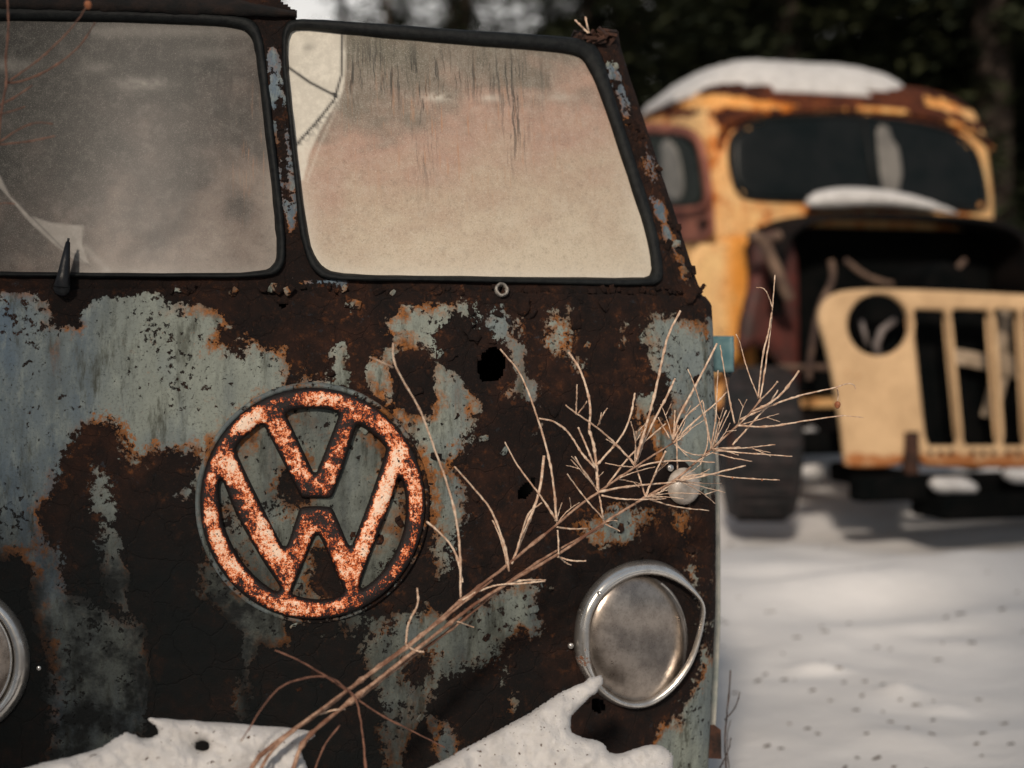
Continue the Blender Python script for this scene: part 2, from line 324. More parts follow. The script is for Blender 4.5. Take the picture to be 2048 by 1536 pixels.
def panel(name, w0, w1, nw, nu, lower, fwd=0.0, topfn=None, keepfn=None):
    ws = np.linspace(w0, w1, nw); V = []
    na = 9
    for w in ws:
        a = u1(w); uL = -.80
        th0 = math.atan(2*KC*a); us = np.linspace(uL, a, nu)
        row = [(u, float(face(u, w)), w) for u in us]
        vb = float(face(a, w))
        for k in range(1, na+1):
            th = th0+(math.pi/2-th0)*k/na
            row.append((a+RO*(math.sin(th)-math.sin(th0)), vb+RO*(math.cos(th0)-math.cos(th)), w))
        row.append((row[-1][0], row[-1][1]+.05, w))
        # left roll
        thL = math.atan(2*KC*.8); vb = float(face(uL, w)); L = []
        for k in range(1, na+1):
            th = thL+(math.pi/2-thL)*k/na
            L.append((uL-RO*(math.sin(th)-math.sin(thL)), vb+RO*(math.cos(thL)-math.cos(th)), w))
        row = L[::-1]+row
        V += row
    V = np.array(V); nc = len(V)//nw
    if topfn is not None:                        # squash rows so the top edge follows topfn(u)
        t = (V[:, 2]-w0)/(w1-w0); V[:, 2] = w0+t*(topfn(V[:, 0])-w0)
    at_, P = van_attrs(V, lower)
    d = fbm(V[:, 0]*4, V[:, 2]*4, 3, 3)*.012 + fbm(V[:, 0]*22, V[:, 2]*22, 4, 8)*.003
    rustm = np.clip(.5-at_['sdf'], 0, 1)
    d += rustm*(fbm(V[:, 0]*70, V[:, 2]*70, 4, 15)*.0035 + .0015)
    V[:, 1] += d - fwd
    keep = None
    if keepfn is not None:
        kk = keepfn(P); keep = lambda a, b, c, e: kk[a] and kk[b] and kk[c] and kk[e]
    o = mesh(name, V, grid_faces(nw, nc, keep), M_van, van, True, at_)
    m = o.modifiers.new('solid', 'SOLIDIFY'); m.thickness = .0018; m.offset = 1
    return o, V, P
HOLES = [chaikin([(952, 735), (965, 708), (985, 695), (1003, 705), (1008, 730), (1000, 755), (980, 762), (962, 760)], 2),
         chaikin([(1035, 985), (1050, 970), (1065, 955), (1068, 965), (1055, 988), (1040, 998)], 1),
         chaikin([(1180, 1400), (1200, 1398), (1210, 1415), (1190, 1425)], 1),
         [(520, 583), (560, 580), (600, 583), (597, 592), (575, 600), (566, 616), (556, 602), (540, 590)], [(632, 584), (668, 584), (676, 592), (660, 596), (640, 592)]]
def keep_low(P):
    k = np.ones(len(P), bool)
    for h in HOLES: k &= sdf(P, h) < 0
    return k
def top_low(u):
    px = np.interp(u, [-.6, 0, .68], [-60, 620, 1420])
    return 1.107 + fbm(px/9, px*0+3, 3, 44)*.006*(px > 330) + fbm(px/40, px*0, 2, 41)*.004
seamw = onvan(600, 582)[2]
_o = top_low
def top_low2(u): return _o(u)-1.107+np.interp(u, [onvan(0, 578)[0], onvan(600, 582)[0], onvan(1400, 592)[0]], [onvan(0, 578)[2], onvan(600, 582)[2], onvan(1400, 592)[2]])
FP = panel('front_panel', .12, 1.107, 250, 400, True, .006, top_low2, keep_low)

# window outlines (inner = glass edge, outer = rubber edge)
RG = [((578, 64), (566, 50)), ((600, 58), (590, 36)), ((683, 67), (680, 41)), ((900, 87), (900, 57)), ((1080, 101), (1090, 70)), ((1150, 109), (1168, 78)), ((1172, 124), (1200, 92)), ((1205, 200), (1228, 190)), ((1250, 340), (1275, 335)), ((1288, 450), (1312, 450)), ((1303, 528), (1326, 528)), ((1302, 552), (1326, 566)), ((1278, 556), (1290, 574)), ((1000, 553), (1000, 566)), ((800, 551), (800, 563)), ((690, 548), (690, 562)), ((645, 538), (632, 556)), ((618, 490), (602, 495)), ((600, 350), (588, 350)), ((585, 220), (574, 220)), ((574, 110), (562, 110))]
LG = [((-130, 70), (-150, 40)), ((-90, 42), (-100, 8)), ((0, 40), (0, 12)), ((200, 43), (200, 16)), ((430, 50), (430, 26)), ((488, 58), (502, 34)), ((506, 80), (524, 64)), ((514, 130), (533, 130)), ((528, 250), (547, 250)), ((546, 400), (564, 400)), ((554, 490), (573, 490)), ((550, 530), (568, 540)), ((520, 545), (532, 557)), ((300, 546), (300, 556)), ((0, 543), (0, 553)), ((-100, 540), (-110, 552)), ((-150, 520), (-170, 530)), ((-160, 300), (-180, 300))]
def outl(G, n=2, r=.25): return chaikin([a for a, b in G], n, True, r), chaikin([b for a, b in G], n, True, r)
Rin, Rout = outl(RG); Lin, Lout = outl(LG)
TOPK = [(-900, -70), (300, -20), (560, -2), (596, 22), (592, 40), (900, 60), (1150, 76), (1160, 66), (1215, 62), (1400, 40), (1600, 300), (1600, 700), (-900, 700)]
def keep_up(P): return (sdf(P, (Rin+Rout)/2) < 0) & (sdf(P, (Lin+Lout)/2) < 0) & (sdf(P, TOPK) > 0)
panel('window_frame', 1.085, 1.615, 130, 360, False, 0, None, keep_up)

def strip(name, inn, out, mat, parent, off_i, off_o, hgt, seg=7, surf=onvan, closed=True, noise_=0.0):
    I = np.array([surf(x, y, off_i) for x, y in inn]); E = np.array([surf(x, y, off_o) for x, y in out]); n = len(I); V = []
    for k in range(seg+1):
        t = k/seg; h = hgt*math.sin(math.pi*t)**.6
        Q = I*(1-t)+E*t; Q = Q.copy(); Q[:, 1] -= h
        if noise_: Q += rng.normal(0, noise_, Q.shape)*np.array([1, 1, 1])
        V.append(Q)
    Vb = (I+E)/2; Vb = Vb.copy(); Vb[:, 1] += .01; V.append(Vb)
    V = np.stack(V, 1); nc = seg+2; F = []
    for i in range(n if closed else n-1):
        for k in range(nc):
            a = i*nc+k; b = i*nc+(k+1) % nc; j = (i+1) % n; F.append((a, b, j*nc+(k+1) % nc, j*nc+k))
    return mesh(name, V.reshape(-1, 3), F, mat, parent, True)
# glass panes: dense grid clipped to outline, fog film with reflected tones painted into its colour
def pane(name, poly, mat, step, label):
    poly = np.asarray(poly); x0, y0 = poly.min(0)-4; x1, y1 = poly.max(0)+4
    nx = int((x1-x0)/step); ny = int((y1-y0)/step); gx, gy = np.meshgrid(np.linspace(x0, x1, nx), np.linspace(y0, y1, ny)); P = np.stack([gx.ravel(), gy.ravel()], 1)
    d = sdf(P, poly)
    xs = np.linspace(x0, x1, 40); ys = np.linspace(y0, y1, 30)
    tab = np.array([[onvan(x, y, -.004) for x in xs] for y in ys])
    from numpy import interp
    fx = (P[:, 0]-x0)/(x1-x0)*39; fy = (P[:, 1]-y0)/(y1-y0)*29; ix = np.clip(fx.astype(int), 0, 38); iy = np.clip(fy.astype(int), 0, 28); fx = (fx-ix)[:, None]; fy = (fy-iy)[:, None]
    V = tab[iy, ix]*(1-fx)*(1-fy)+tab[iy, ix+1]*fx*(1-fy)+tab[iy+1, ix]*(1-fx)*fy+tab[iy+1, ix+1]*fx*fy
    k = d > -6
    o = mesh(name, V, grid_faces(ny, nx, lambda a, b, c, e: k[a] and k[b] and k[c] and k[e]), mat, van, True)
    me = o.data
    return o, P, d, me
def setattr_(me, **kw):
    for k, a in kw.items():
        q = me.attributes.new(k, 'FLOAT', 'POINT'); q.data.foreach_set('value', np.asarray(a, np.float32))
def gauss(P, x, y, sx, sy): return np.exp(-((P[:, 0]-x)/sx)**2-((P[:, 1]-y)/sy)**2)
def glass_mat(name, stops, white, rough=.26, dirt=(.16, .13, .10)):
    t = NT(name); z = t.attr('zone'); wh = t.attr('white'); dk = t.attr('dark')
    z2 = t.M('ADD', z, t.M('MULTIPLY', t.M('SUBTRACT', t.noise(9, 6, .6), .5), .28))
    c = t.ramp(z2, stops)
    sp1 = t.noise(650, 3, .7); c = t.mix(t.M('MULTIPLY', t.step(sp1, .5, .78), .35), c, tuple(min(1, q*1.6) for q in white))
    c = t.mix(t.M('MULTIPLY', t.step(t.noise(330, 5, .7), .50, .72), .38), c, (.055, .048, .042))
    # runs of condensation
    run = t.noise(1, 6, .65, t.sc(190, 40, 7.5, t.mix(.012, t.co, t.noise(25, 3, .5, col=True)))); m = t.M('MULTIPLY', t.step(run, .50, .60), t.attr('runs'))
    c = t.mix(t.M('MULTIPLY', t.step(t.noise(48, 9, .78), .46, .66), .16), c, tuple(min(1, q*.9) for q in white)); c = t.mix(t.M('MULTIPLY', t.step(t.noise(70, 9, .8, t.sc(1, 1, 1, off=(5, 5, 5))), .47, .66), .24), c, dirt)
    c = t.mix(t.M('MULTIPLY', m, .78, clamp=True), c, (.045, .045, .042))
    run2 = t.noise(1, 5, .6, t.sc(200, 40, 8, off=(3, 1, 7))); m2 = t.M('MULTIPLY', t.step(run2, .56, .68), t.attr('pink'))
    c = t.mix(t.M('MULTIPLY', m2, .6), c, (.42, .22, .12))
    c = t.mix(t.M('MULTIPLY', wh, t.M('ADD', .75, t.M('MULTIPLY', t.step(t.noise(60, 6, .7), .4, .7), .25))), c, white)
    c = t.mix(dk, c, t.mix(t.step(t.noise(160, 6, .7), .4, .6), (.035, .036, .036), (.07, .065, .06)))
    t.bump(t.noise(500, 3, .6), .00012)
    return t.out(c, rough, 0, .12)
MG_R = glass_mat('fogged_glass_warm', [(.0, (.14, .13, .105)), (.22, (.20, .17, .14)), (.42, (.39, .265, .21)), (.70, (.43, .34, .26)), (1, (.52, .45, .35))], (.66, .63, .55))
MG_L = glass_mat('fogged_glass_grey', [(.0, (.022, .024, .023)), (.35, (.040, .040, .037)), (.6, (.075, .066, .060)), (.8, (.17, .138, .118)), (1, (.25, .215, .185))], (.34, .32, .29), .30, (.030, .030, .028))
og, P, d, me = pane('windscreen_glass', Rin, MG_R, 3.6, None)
og['label'] = 'fogged cream and pink right windscreen pane with a cracked corner'
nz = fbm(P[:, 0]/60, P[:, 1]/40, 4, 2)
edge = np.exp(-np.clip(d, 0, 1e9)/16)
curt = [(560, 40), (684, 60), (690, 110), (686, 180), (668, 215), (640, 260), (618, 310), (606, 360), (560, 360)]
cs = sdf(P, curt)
zone = (P[:, 1]-60)/500 + (P[:, 0]-900)/2600 + nz*.35  # tone gradient imitates reflected and see-through light, painted into the film
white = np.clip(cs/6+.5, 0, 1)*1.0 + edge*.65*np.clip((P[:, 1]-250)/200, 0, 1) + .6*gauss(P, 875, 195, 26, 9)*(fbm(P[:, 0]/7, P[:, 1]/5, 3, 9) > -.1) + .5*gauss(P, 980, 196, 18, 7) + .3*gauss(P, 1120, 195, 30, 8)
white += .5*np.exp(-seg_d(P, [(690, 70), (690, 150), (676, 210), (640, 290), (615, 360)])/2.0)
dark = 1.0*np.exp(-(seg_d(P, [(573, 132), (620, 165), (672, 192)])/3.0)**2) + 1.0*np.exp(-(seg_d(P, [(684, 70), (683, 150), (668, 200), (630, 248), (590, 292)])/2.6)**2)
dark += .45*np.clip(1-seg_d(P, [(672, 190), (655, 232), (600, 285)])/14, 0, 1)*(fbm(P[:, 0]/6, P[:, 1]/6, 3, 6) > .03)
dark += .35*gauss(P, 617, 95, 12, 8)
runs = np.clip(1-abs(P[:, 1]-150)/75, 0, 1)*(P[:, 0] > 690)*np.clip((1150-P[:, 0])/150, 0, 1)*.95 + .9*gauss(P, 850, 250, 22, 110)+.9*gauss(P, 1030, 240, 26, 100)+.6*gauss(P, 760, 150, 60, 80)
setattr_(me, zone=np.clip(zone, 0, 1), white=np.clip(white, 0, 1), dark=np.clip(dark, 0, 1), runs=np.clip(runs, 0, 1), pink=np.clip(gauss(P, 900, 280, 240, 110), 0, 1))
strip('rubber_gasket', Rin, Rout, M_rubber, og, -.002, .004, .010, noise_=.0004)
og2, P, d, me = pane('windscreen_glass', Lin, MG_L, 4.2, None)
og2['label'] = 'fogged dark grey left windscreen pane with a torn white shard behind it'
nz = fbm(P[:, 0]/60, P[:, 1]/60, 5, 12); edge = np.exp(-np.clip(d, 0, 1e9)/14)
zone = .22 + .42*np.clip((P[:, 1]-150)/400, 0, 1) + .30*np.clip((P[:, 0]-120)/420, 0, 1) + nz*.55  # left pane's reflection and see-through tones, painted as film colour
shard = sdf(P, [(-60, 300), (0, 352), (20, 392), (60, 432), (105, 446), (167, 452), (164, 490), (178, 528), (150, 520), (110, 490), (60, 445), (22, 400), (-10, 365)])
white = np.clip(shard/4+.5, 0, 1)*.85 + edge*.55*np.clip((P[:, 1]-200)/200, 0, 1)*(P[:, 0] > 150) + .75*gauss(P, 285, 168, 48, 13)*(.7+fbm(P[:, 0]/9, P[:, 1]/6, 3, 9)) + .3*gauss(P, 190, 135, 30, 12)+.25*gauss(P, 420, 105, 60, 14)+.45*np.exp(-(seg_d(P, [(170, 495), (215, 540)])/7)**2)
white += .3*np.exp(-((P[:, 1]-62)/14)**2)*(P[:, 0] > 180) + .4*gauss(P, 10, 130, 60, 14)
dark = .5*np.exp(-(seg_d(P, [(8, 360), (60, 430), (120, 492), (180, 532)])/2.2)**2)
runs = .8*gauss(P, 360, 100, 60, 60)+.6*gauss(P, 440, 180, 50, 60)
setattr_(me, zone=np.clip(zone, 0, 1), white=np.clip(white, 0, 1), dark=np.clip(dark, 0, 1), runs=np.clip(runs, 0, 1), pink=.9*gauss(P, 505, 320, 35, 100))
strip('rubber_gasket', Lin, Lout, M_rubber, og2, -.002, .004, .010, noise_=.0004)
# rail of flaking rust under the panes
def tube_px(mb, pts, r, off=.0, n=6, sm=2, jit=0):
    p = chaikin(np.array(pts, float), sm, False); Q = np.array([onvan(x, y, off) for x, y in p]); 
    if jit: Q += rng.normal(0, jit, Q.shape)
    rr = r if np.isscalar(r) else np.interp(np.linspace(0, 1, len(Q)), np.linspace(0, 1, len(r)), r)
    mb.tube(Q, rr, n)
# rusty roof rim over the left pane and debris on the right pillar top
V = []; xr = np.linspace(594, -260, 150)
for x in xr:
    y = 27-(594-x)*.030; n_ = float(fbm(x/14, 0.0, 3, 71))*7; c_ = onvan(x, y, 0)
    k_ = float(np.clip((600-x)/120, .12, 1))
    for dy, of in ((9, -.004), (7+n_, .012), (-1-(3+n_*.5)*k_, .018), (-2-(14+n_*2)*k_, .015), (-3-27*k_, -.01), (-3-31*k_, -.05)): V.append(onvan(x, y+dy, of))
mesh('roof_rim', V, grid_faces(150, 6), plain('black_brown_rim_rust', (.003, .003, .003), (.014, .008, .006), 30, .95, bump=.003), van)
mb = MB()
for k in range(26):
    Q = onvan(random.uniform(1150, 1232), random.uniform(64, 84), random.uniform(-.02, .012)); s_ = random.uniform(.006, .016)
    mb.box(Q, (s_*1.7, s_, s_*.45), Matrix.Rotation(random.uniform(-1, 1), 3, 'Y') @ Matrix.Rotation(random.uniform(-1, 1), 3, 'X'))
mb.build('flaking_scab', M_rustdark, van, False)
# curled rust flakes along seam, pillar and panel
mb = MB()
def flake(x, y, s, off=.004, ln=1.6):
    Q = onvan(x, y, off+.003); n = 4; a0 = random.uniform(0, 6.28); cu = random.uniform(.15, .7); V = []
    for i in range(n+1):
        for j in range(n+1):
            a = (i/n-.5)*s*ln; b = (j/n-.5)*s*(1-.5*abs(i/n-.5))+random.uniform(-.12, .12)*s
            V.append((Q[0]+a*math.cos(a0)-b*math.sin(a0), Q[1]-cu*(b/s+.5)**2*s*.6, Q[2]+a*math.sin(a0)+b*math.cos(a0)))
    mb.add(V, grid_faces(n+1, n+1))
for k in range(55): flake(random.uniform(330, 1410), random.gauss(579, 4), random.uniform(.005, .011))
for k in range(26):
    t = random.random(); flake(1205+185*t**1.0+random.gauss(0, 10), 110+460*t, random.uniform(.005, .013), .0)
for k in range(60): flake(random.uniform(620, 1400), random.uniform(600, 1100), random.uniform(.004, .012), .006)
for k in range(25): flake(random.uniform(580, 1300), random.uniform(1100, 1450), random.uniform(.004, .011), .006)
for x, y, s in ((935, 650, .02), (945, 668, .018), (1045, 612, .02), (1208, 610, .014), (1152, 640, .02), (1380, 590, .02), (706, 608, .016), (1060, 625, .016)): flake(x, y, s, .006)
o = mb.build('rust_flake', M_van, van, True)
setattr_(o.data, sdf=np.repeat(rng.choice([-2.5, -2, -1.5, .6, 1.6], len(o.data.vertices)//25, p=[.35, .2, .2, .15, .1]), 25), tint=np.full(len(o.data.vertices), .1), grime=np.zeros(len(o.data.vertices)))
with bpy.context.temp_override(active_object=FP[0], object=FP[0], selected_editable_objects=[FP[0], o], selected_objects=[FP[0], o]): bpy.ops.object.join()

# emblem ---------------------------------------------------------------
ec = onvan(622, 1005, .004)
def zc(L): return [(380+x/2.9538, 740+y/2.9538) for x, y in L]
EM = {'out': [(625+224.5*math.cos(a), 1006.5+231*math.sin(a)) for a in np.linspace(0, 2*math.pi, 97)[:-1]],
 'h1': zc([(563, 262), (600, 240), (660, 230), (720, 227), (790, 231), (850, 243), (877, 262), (870, 290), (752, 590), (738, 607), (722, 590), (585, 300)]),
 'h2': zc([(270, 462), (300, 420), (350, 375), (410, 328), (428, 322), (440, 335), (545, 535), (645, 735), (658, 754), (740, 757), (828, 757), (846, 735), (900, 590), (978, 345), (990, 322), (1005, 325), (1070, 370), (1120, 415), (1154, 455), (1155, 485), (1060, 760), (960, 1025), (944, 1036), (930, 1020), (850, 830), (832, 806), (740, 800), (652, 806), (640, 830), (582, 1010), (566, 1040), (545, 1038), (410, 770), (282, 510)]),
 'h3': zc([(178, 640), (200, 668), (260, 830), (330, 960), (430, 1130), (520, 1262), (532, 1290), (515, 1308), (480, 1290), (400, 1232), (310, 1135), (240, 1020), (200, 920), (178, 800), (172, 700)]),
 'h4': zc([(1238, 632), (1256, 665), (1273, 760), (1274, 850), (1258, 960), (1215, 1070), (1150, 1170), (1075, 1248), (1018, 1290), (1000, 1284), (1006, 1255), (1050, 1130), (1120, 950), (1175, 810), (1225, 645)]),
 'h5': zc([(750, 968), (764, 980), (830, 1120), (905, 1285), (900, 1318), (860, 1340), (800, 1350), (740, 1352), (670, 1342), (610, 1325), (600, 1305), (620, 1265), (690, 1095), (738, 978)])}
nE = np.array([2*KC*0, -1, .04]); 
def emap(px, py):                      # pixel -> plane at emblem centre (local u, w)
    D = 2.25
    for _ in range(20):
        P_ = at(px, py, D); q = uvw(P_); D -= (q[1]-ec[1])*.9
    return q[0]-ec[0], q[2]-ec[2]
loops = [[emap(x, y) for x, y in (v if k == 'out' else chaikin(v, 1, True, .22))] for k, v in EM.items()]
def e2v(co):
    return np.stack([co[:, 0]+ec[0], ec[1]-.010-co[:, 2]+.00*co[:, 0], co[:, 1]+ec[2]], 1)
t = NT('flaking_white_enamel_on_rust')
big = t.noise(13, 3, .5); f1 = t.noise(170, 8, .75); f2 = t.noise(480, 4, .7); f3 = t.noise(60, 6, .7)
dp = t.attr('depth')
q = t.M('ADD', t.M('ADD', t.M('MULTIPLY', big, .50), t.M('MULTIPLY', f1, .60)), t.M('ADD', t.M('MULTIPLY', f2, .22), t.M('MULTIPLY', f3, .38)))
q = t.M('SUBTRACT', q, t.M('MULTIPLY', t.M('SUBTRACT', 1, t.step(dp, 0, 11)), .17))
q = t.M('SUBTRACT', t.M('ADD', q, t.M('MULTIPLY', t.attr('wear'), .085)), .368)
col = t.ramp(q, [(.455, (.008, .005, .005)), (.480, (.10, .015, .006)), (.508, (.66, .10, .010)), (.530, (.90, .24, .05)), (.556, (.95, .52, .33)), (.62, (.96, .74, .58))])
pk = t.M('MULTIPLY', t.step(t.noise(230, 3, .6), .585, .63), t.step(t.noise(40, 3, .5), .38, .55)); col = t.mix(pk, col, (.03, .009, .006)); t.bump(q, .0030); M_emb = t.out(col, .55, 0, .4)
EMB_LATER = True
# pressed rim around the emblem
mbr = MB(); rp = []
for a in np.linspace(0, 2*math.pi, 73)[:-1]:
    x, y = 625+233*math.cos(a), 1006.5+239*math.sin(a); rp.append(emap(x, y))
V = []; 
for (u, w) in rp:
    V += [(ec[0]+u*1.012, ec[1]+.008, ec[2]+w*1.012), (ec[0]+u*1.0, ec[1]-.003, ec[2]+w*1.0), (ec[0]+u*.97, ec[1]-.003, ec[2]+w*.97), (ec[0]+u*.955, ec[1]+.006, ec[2]+w*.955)]
rim = mesh('emblem_surround', V, grid_faces(73, 4, None)[:0] + [(i*4+k, i*4+k+1, ((i+1) % 72)*4+k+1, ((i+1) % 72)*4+k) for i in range(72) for k in range(3)], M_van, van, True)
setattr_(rim.data, sdf=np.array([.9+1.2*math.sin(i/4/72*6.28+4.2) for i in range(288)]), tint=np.full(288, .5), grime=np.full(288, .25))

# headlights -----------------------------------------------------------
t = NT('tarnished_chrome'); n = t.noise(45, 7, .7); n2 = t.noise(14, 5, .65)
sc_ = t.step(t.M('ADD', n, t.M('MULTIPLY', t.attr('rusty'), .17)), .66, .72)
t.bump(t.M('ADD', t.noise(20, 3, .5), t.M('MULTIPLY', sc_, -.5)), .002)
M_chrome = t.out(t.mix(sc_, t.mix(t.step(n2, .4, .6), (.86, .84, .80), (.55, .53, .50)), t.mix(t.step(t.noise(90, 6, .7), .4, .6), (.06, .025, .015), (.22, .09, .045))), t.mix(sc_, t.mix(t.step(n2, .4, .65), (.22,)*3, (.42,)*3), (.9,)*3), t.mix(sc_, (.9,)*3, (0,)*3))
t = NT('dusty_headlight_glass'); n = t.noise(30, 6, .65); d1 = t.noise(300, 4, .7)
c = t.mix(t.step(n, .35, .65), (.34, .29, .25), (.52, .45, .39)); c = t.mix(t.M('MULTIPLY', t.step(d1, .5, .72), .5), c, (.12, .10, .085))
t.b.inputs['Coat Weight'].default_value = .5; t.b.inputs['Coat Roughness'].default_value = .25
M_lens = t.out(c, t.mix(n, (.18,)*3, (.42,)*3), .93, .5)
t = NT('ribbed_clear_plastic'); t.bump(t.M('SINE', t.M('MULTIPLY', t.n.new('ShaderNodeSeparateXYZ').outputs[0], 1)), .001)
M_clear = plain('clouded_white_lens', (.42, .36, .30), (.62, .55, .48), 60, .25, 0, .6)
HI = [((1180, 1290), (1146, 1288)), ((1180, 1240), (1150, 1235)), ((1195, 1205), (1166, 1192)), ((1222, 1176), (1202, 1148)), ((1265, 1152), (1250, 1122)), ((1308, 1148), (1305, 1117)), ((1348, 1160), (1348, 1132)), ((1382, 1184), (1384, 1168)), ((1404, 1208), (1409, 1206)), ((1399, 1250), (1405, 1250)), ((1382, 1308), (1390, 1312)), ((1356, 1350), (1366, 1356)), ((1322, 1383), (1332, 1394)), ((1287, 1403), (1292, 1416)), ((1250, 1402), (1248, 1417)), ((1215, 1382), (1207, 1398)), ((1194, 1358), (1176, 1368)), ((1182, 1328), (1152, 1330))]
def lens_pts(cx, cy, rx, ry, ang=0, nr=14, na=48, dome=.022, off=.002):
    V = []; c0 = onvan(cx, cy, off)
    sl = 2*KC*c0[0]*.6
    for i in range(nr+1):
        r = i/nr
        for k in range(na):
            a = 2*math.pi*k/na; x = cx+rx*r*math.cos(a); y = cy+ry*r*math.sin(a)
            q = onvan(x, y, off); V.append((q[0], q[1]-dome*math.sqrt(max(0, 1-r*r*.98)), q[2]))
    return V, grid_faces(nr+1, na, wrap=True)
hl = empty('headlight'); hl.parent = van
V, F = lens_pts(1271, 1280, 104, 133, dome=.034, off=.000); mesh('lens', V, F, M_lens, hl)
rin = chaikin([a for a, b in HI], 2); rout = chaikin([b for a, b in HI], 2)
def hsurf(x, y, off):
    e = .010 + .020*np.clip((x-1300)/110, 0, 1)   # right side springs away from the body
    return onvan(x, y, off+e)
ring = strip('chrome_ring', rin, rout, M_chrome, hl, .006, -.006, .016, seg=8, surf=hsurf)
rv = np.array([v.co for v in ring.data.vertices]); setattr_(ring.data, rusty=np.exp(-(((rv[:, 0]-onvan(1160, 1310)[0])/.02)**2+((rv[:, 2]-onvan(1160, 1310)[2])/.03)**2)))
bk = [(1270+118*math.cos(a), 1275+148*math.sin(a)) for a in np.linspace(0, 2*math.pi, 49)[:-1]]
bi = [(1273+108*math.cos(a), 1278+138*math.sin(a)) for a in np.linspace(0, 2*math.pi, 49)[:-1]]
strip('bucket_rim', bi, bk, M_dark, hl, -.004, .002, .004, seg=4)
bi2 = [(1280+90*math.cos(a), 1280+126*math.sin(a)) for a in np.linspace(-1.1, 1.1, 24)]; bk2 = [(1280+96*math.cos(a), 1280+131*math.sin(a)) for a in np.linspace(-1.1, 1.1, 24)]
strip('retaining_ring', bi2, bk2, M_chrome, hl, .008, .004, .003, seg=4, closed=False)
def screw(px, py, r, off, mat, parent, name='screw'):
    q = onvan(px, py, off); M_ = Matrix.Translation(Vector(q)) @ Matrix.Rotation(R(90), 4, 'X')
    mb = MB(); mb.lathe([(r, -.004), (r, 0), (r*.8, .0015), (.0001, .002)], M_, 16)
    mb.box(Vector(q)+Vector((0, -.0021, 0)), (r*1.4, .0006, r*.3), Matrix.Rotation(.6, 3, 'Y')); return mb.build(name, mat, parent)
screw(1200, 1188, .0045, .030, M_chrome, hl); screw(1142, 1292, .005, .012, M_chrome, hl); screw(78, 1336, .004, .006, M_chrome, van)
# embossed mark and lettering on the lens
mb = MB(); lc = onvan(1199, 1291, .021)
mb.tube([(lc[0]+.0075*math.cos(a), lc[1], lc[2]+.0085*math.sin(a)) for a in np.linspace(0, 6.283, 28)], .00045, 4, False)
for pl in ([(-.003, .0055), (0, .0008), (.003, .0055)], [(-.006, .003), (-.003, -.006), (0, -.0008), (.003, -.006), (.006, .003)]): mb.tube([(lc[0]+x, lc[1]-.0003, lc[2]+z) for x, z in pl], .0005, 4)
M_mark = plain('moulded_mark', (.05, .04, .035), (.09, .075, .06), 90, .5)
mb.build('moulded_mark', M_mark, hl)
tc = bpy.data.curves.new('t', 'FONT'); tc.body = 'MADE IN GERMANY'; tc.size = .0075; tc.extrude = .0003; tc.align_x = 'CENTER'
to = bpy.data.objects.new('t', tc); C.objects.link(to); me = bpy.data.meshes.new_from_object(to.evaluated_get(bpy.context.evaluated_depsgraph_get())); bpy.data.objects.remove(to)
me.materials.clear(); me.materials.append(M_mark); lo = bpy.data.objects.new('moulded_lettering', me); C.objects.link(lo); lo.parent = hl
q = onvan(1222, 1290, .0245); lo.matrix_parent_inverse = Matrix(); lo.location = q; lo.rotation_euler = (R(90), R(90), R(12))
# left headlight (same ring intact)
hl2 = empty('headlight'); hl2.parent = van
V, F = lens_pts(-103, 1318, 138, 140, dome=.030, off=0); mesh('lens', V, F, M_lens, hl2)
A_ = np.linspace(0, 2*math.pi, 73)[:-1]
strip('chrome_ring', [(-103+131*math.cos(a), 1320+133*math.sin(a)) for a in A_], [(-100+164*math.cos(a), 1320+160*math.sin(a)) for a in A_], M_chrome, hl2, .014, .0, .018, seg=8)
strip('retaining_ring', [(-103+122*math.cos(a), 1320+124*math.sin(a)) for a in A_], [(-103+129*math.cos(a), 1320+131*math.sin(a)) for a in A_], M_chrome, hl2, .014, .014, .003, seg=4)
# turn signal
ts = empty('turn_signal'); ts.parent = van
V, F = lens_pts(1366, 972, 33, 37, dome=.030, off=.006, nr=10, na=32); mesh('lens', V, F, M_clear, ts)
V, F = lens_pts(1352, 955, 40, 48, dome=.006, off=.002, nr=4, na=24); mesh('base_plate', V, F, M_dark, ts)
screw(1341, 936, .006, .014, M_chrome, ts)
# wiper stub and wiper spindle
mb = MB(); a = onvan(136, 484, .030); b = onvan(124, 575, .030)
mb.tube([a, a*.6+b*.4, a*.3+b*.7, b], [.0035, .007, .0095, .013], 10); mb.tube([b, onvan(124, 578, -.01)], [.012, .014], 10); mb.tube([a, a+np.array([.001, 0, .006])], [.002, .002], 6)
mb.build('wiper_arm', M_wiper, van)
mb = MB(); q = onvan(1003, 580, .008); M_ = Matrix.Translation(Vector(q)) @ Matrix.Rotation(R(80), 4, 'X')
mb.lathe([(.0115, -.012), (.0125, .002), (.011, .008), (.008, .0075), (.0065, -.002), (.0065, -.02)], M_, 14)
v_ = np.array(mb.V); v_ += rng.normal(0, .0007, v_.shape); mb.V = [tuple(x) for x in v_]; mb.build('wiper_spindle', plain('bare_grey_metal', (.12, .11, .10), (.34, .32, .29), 70, .5, .3), van)
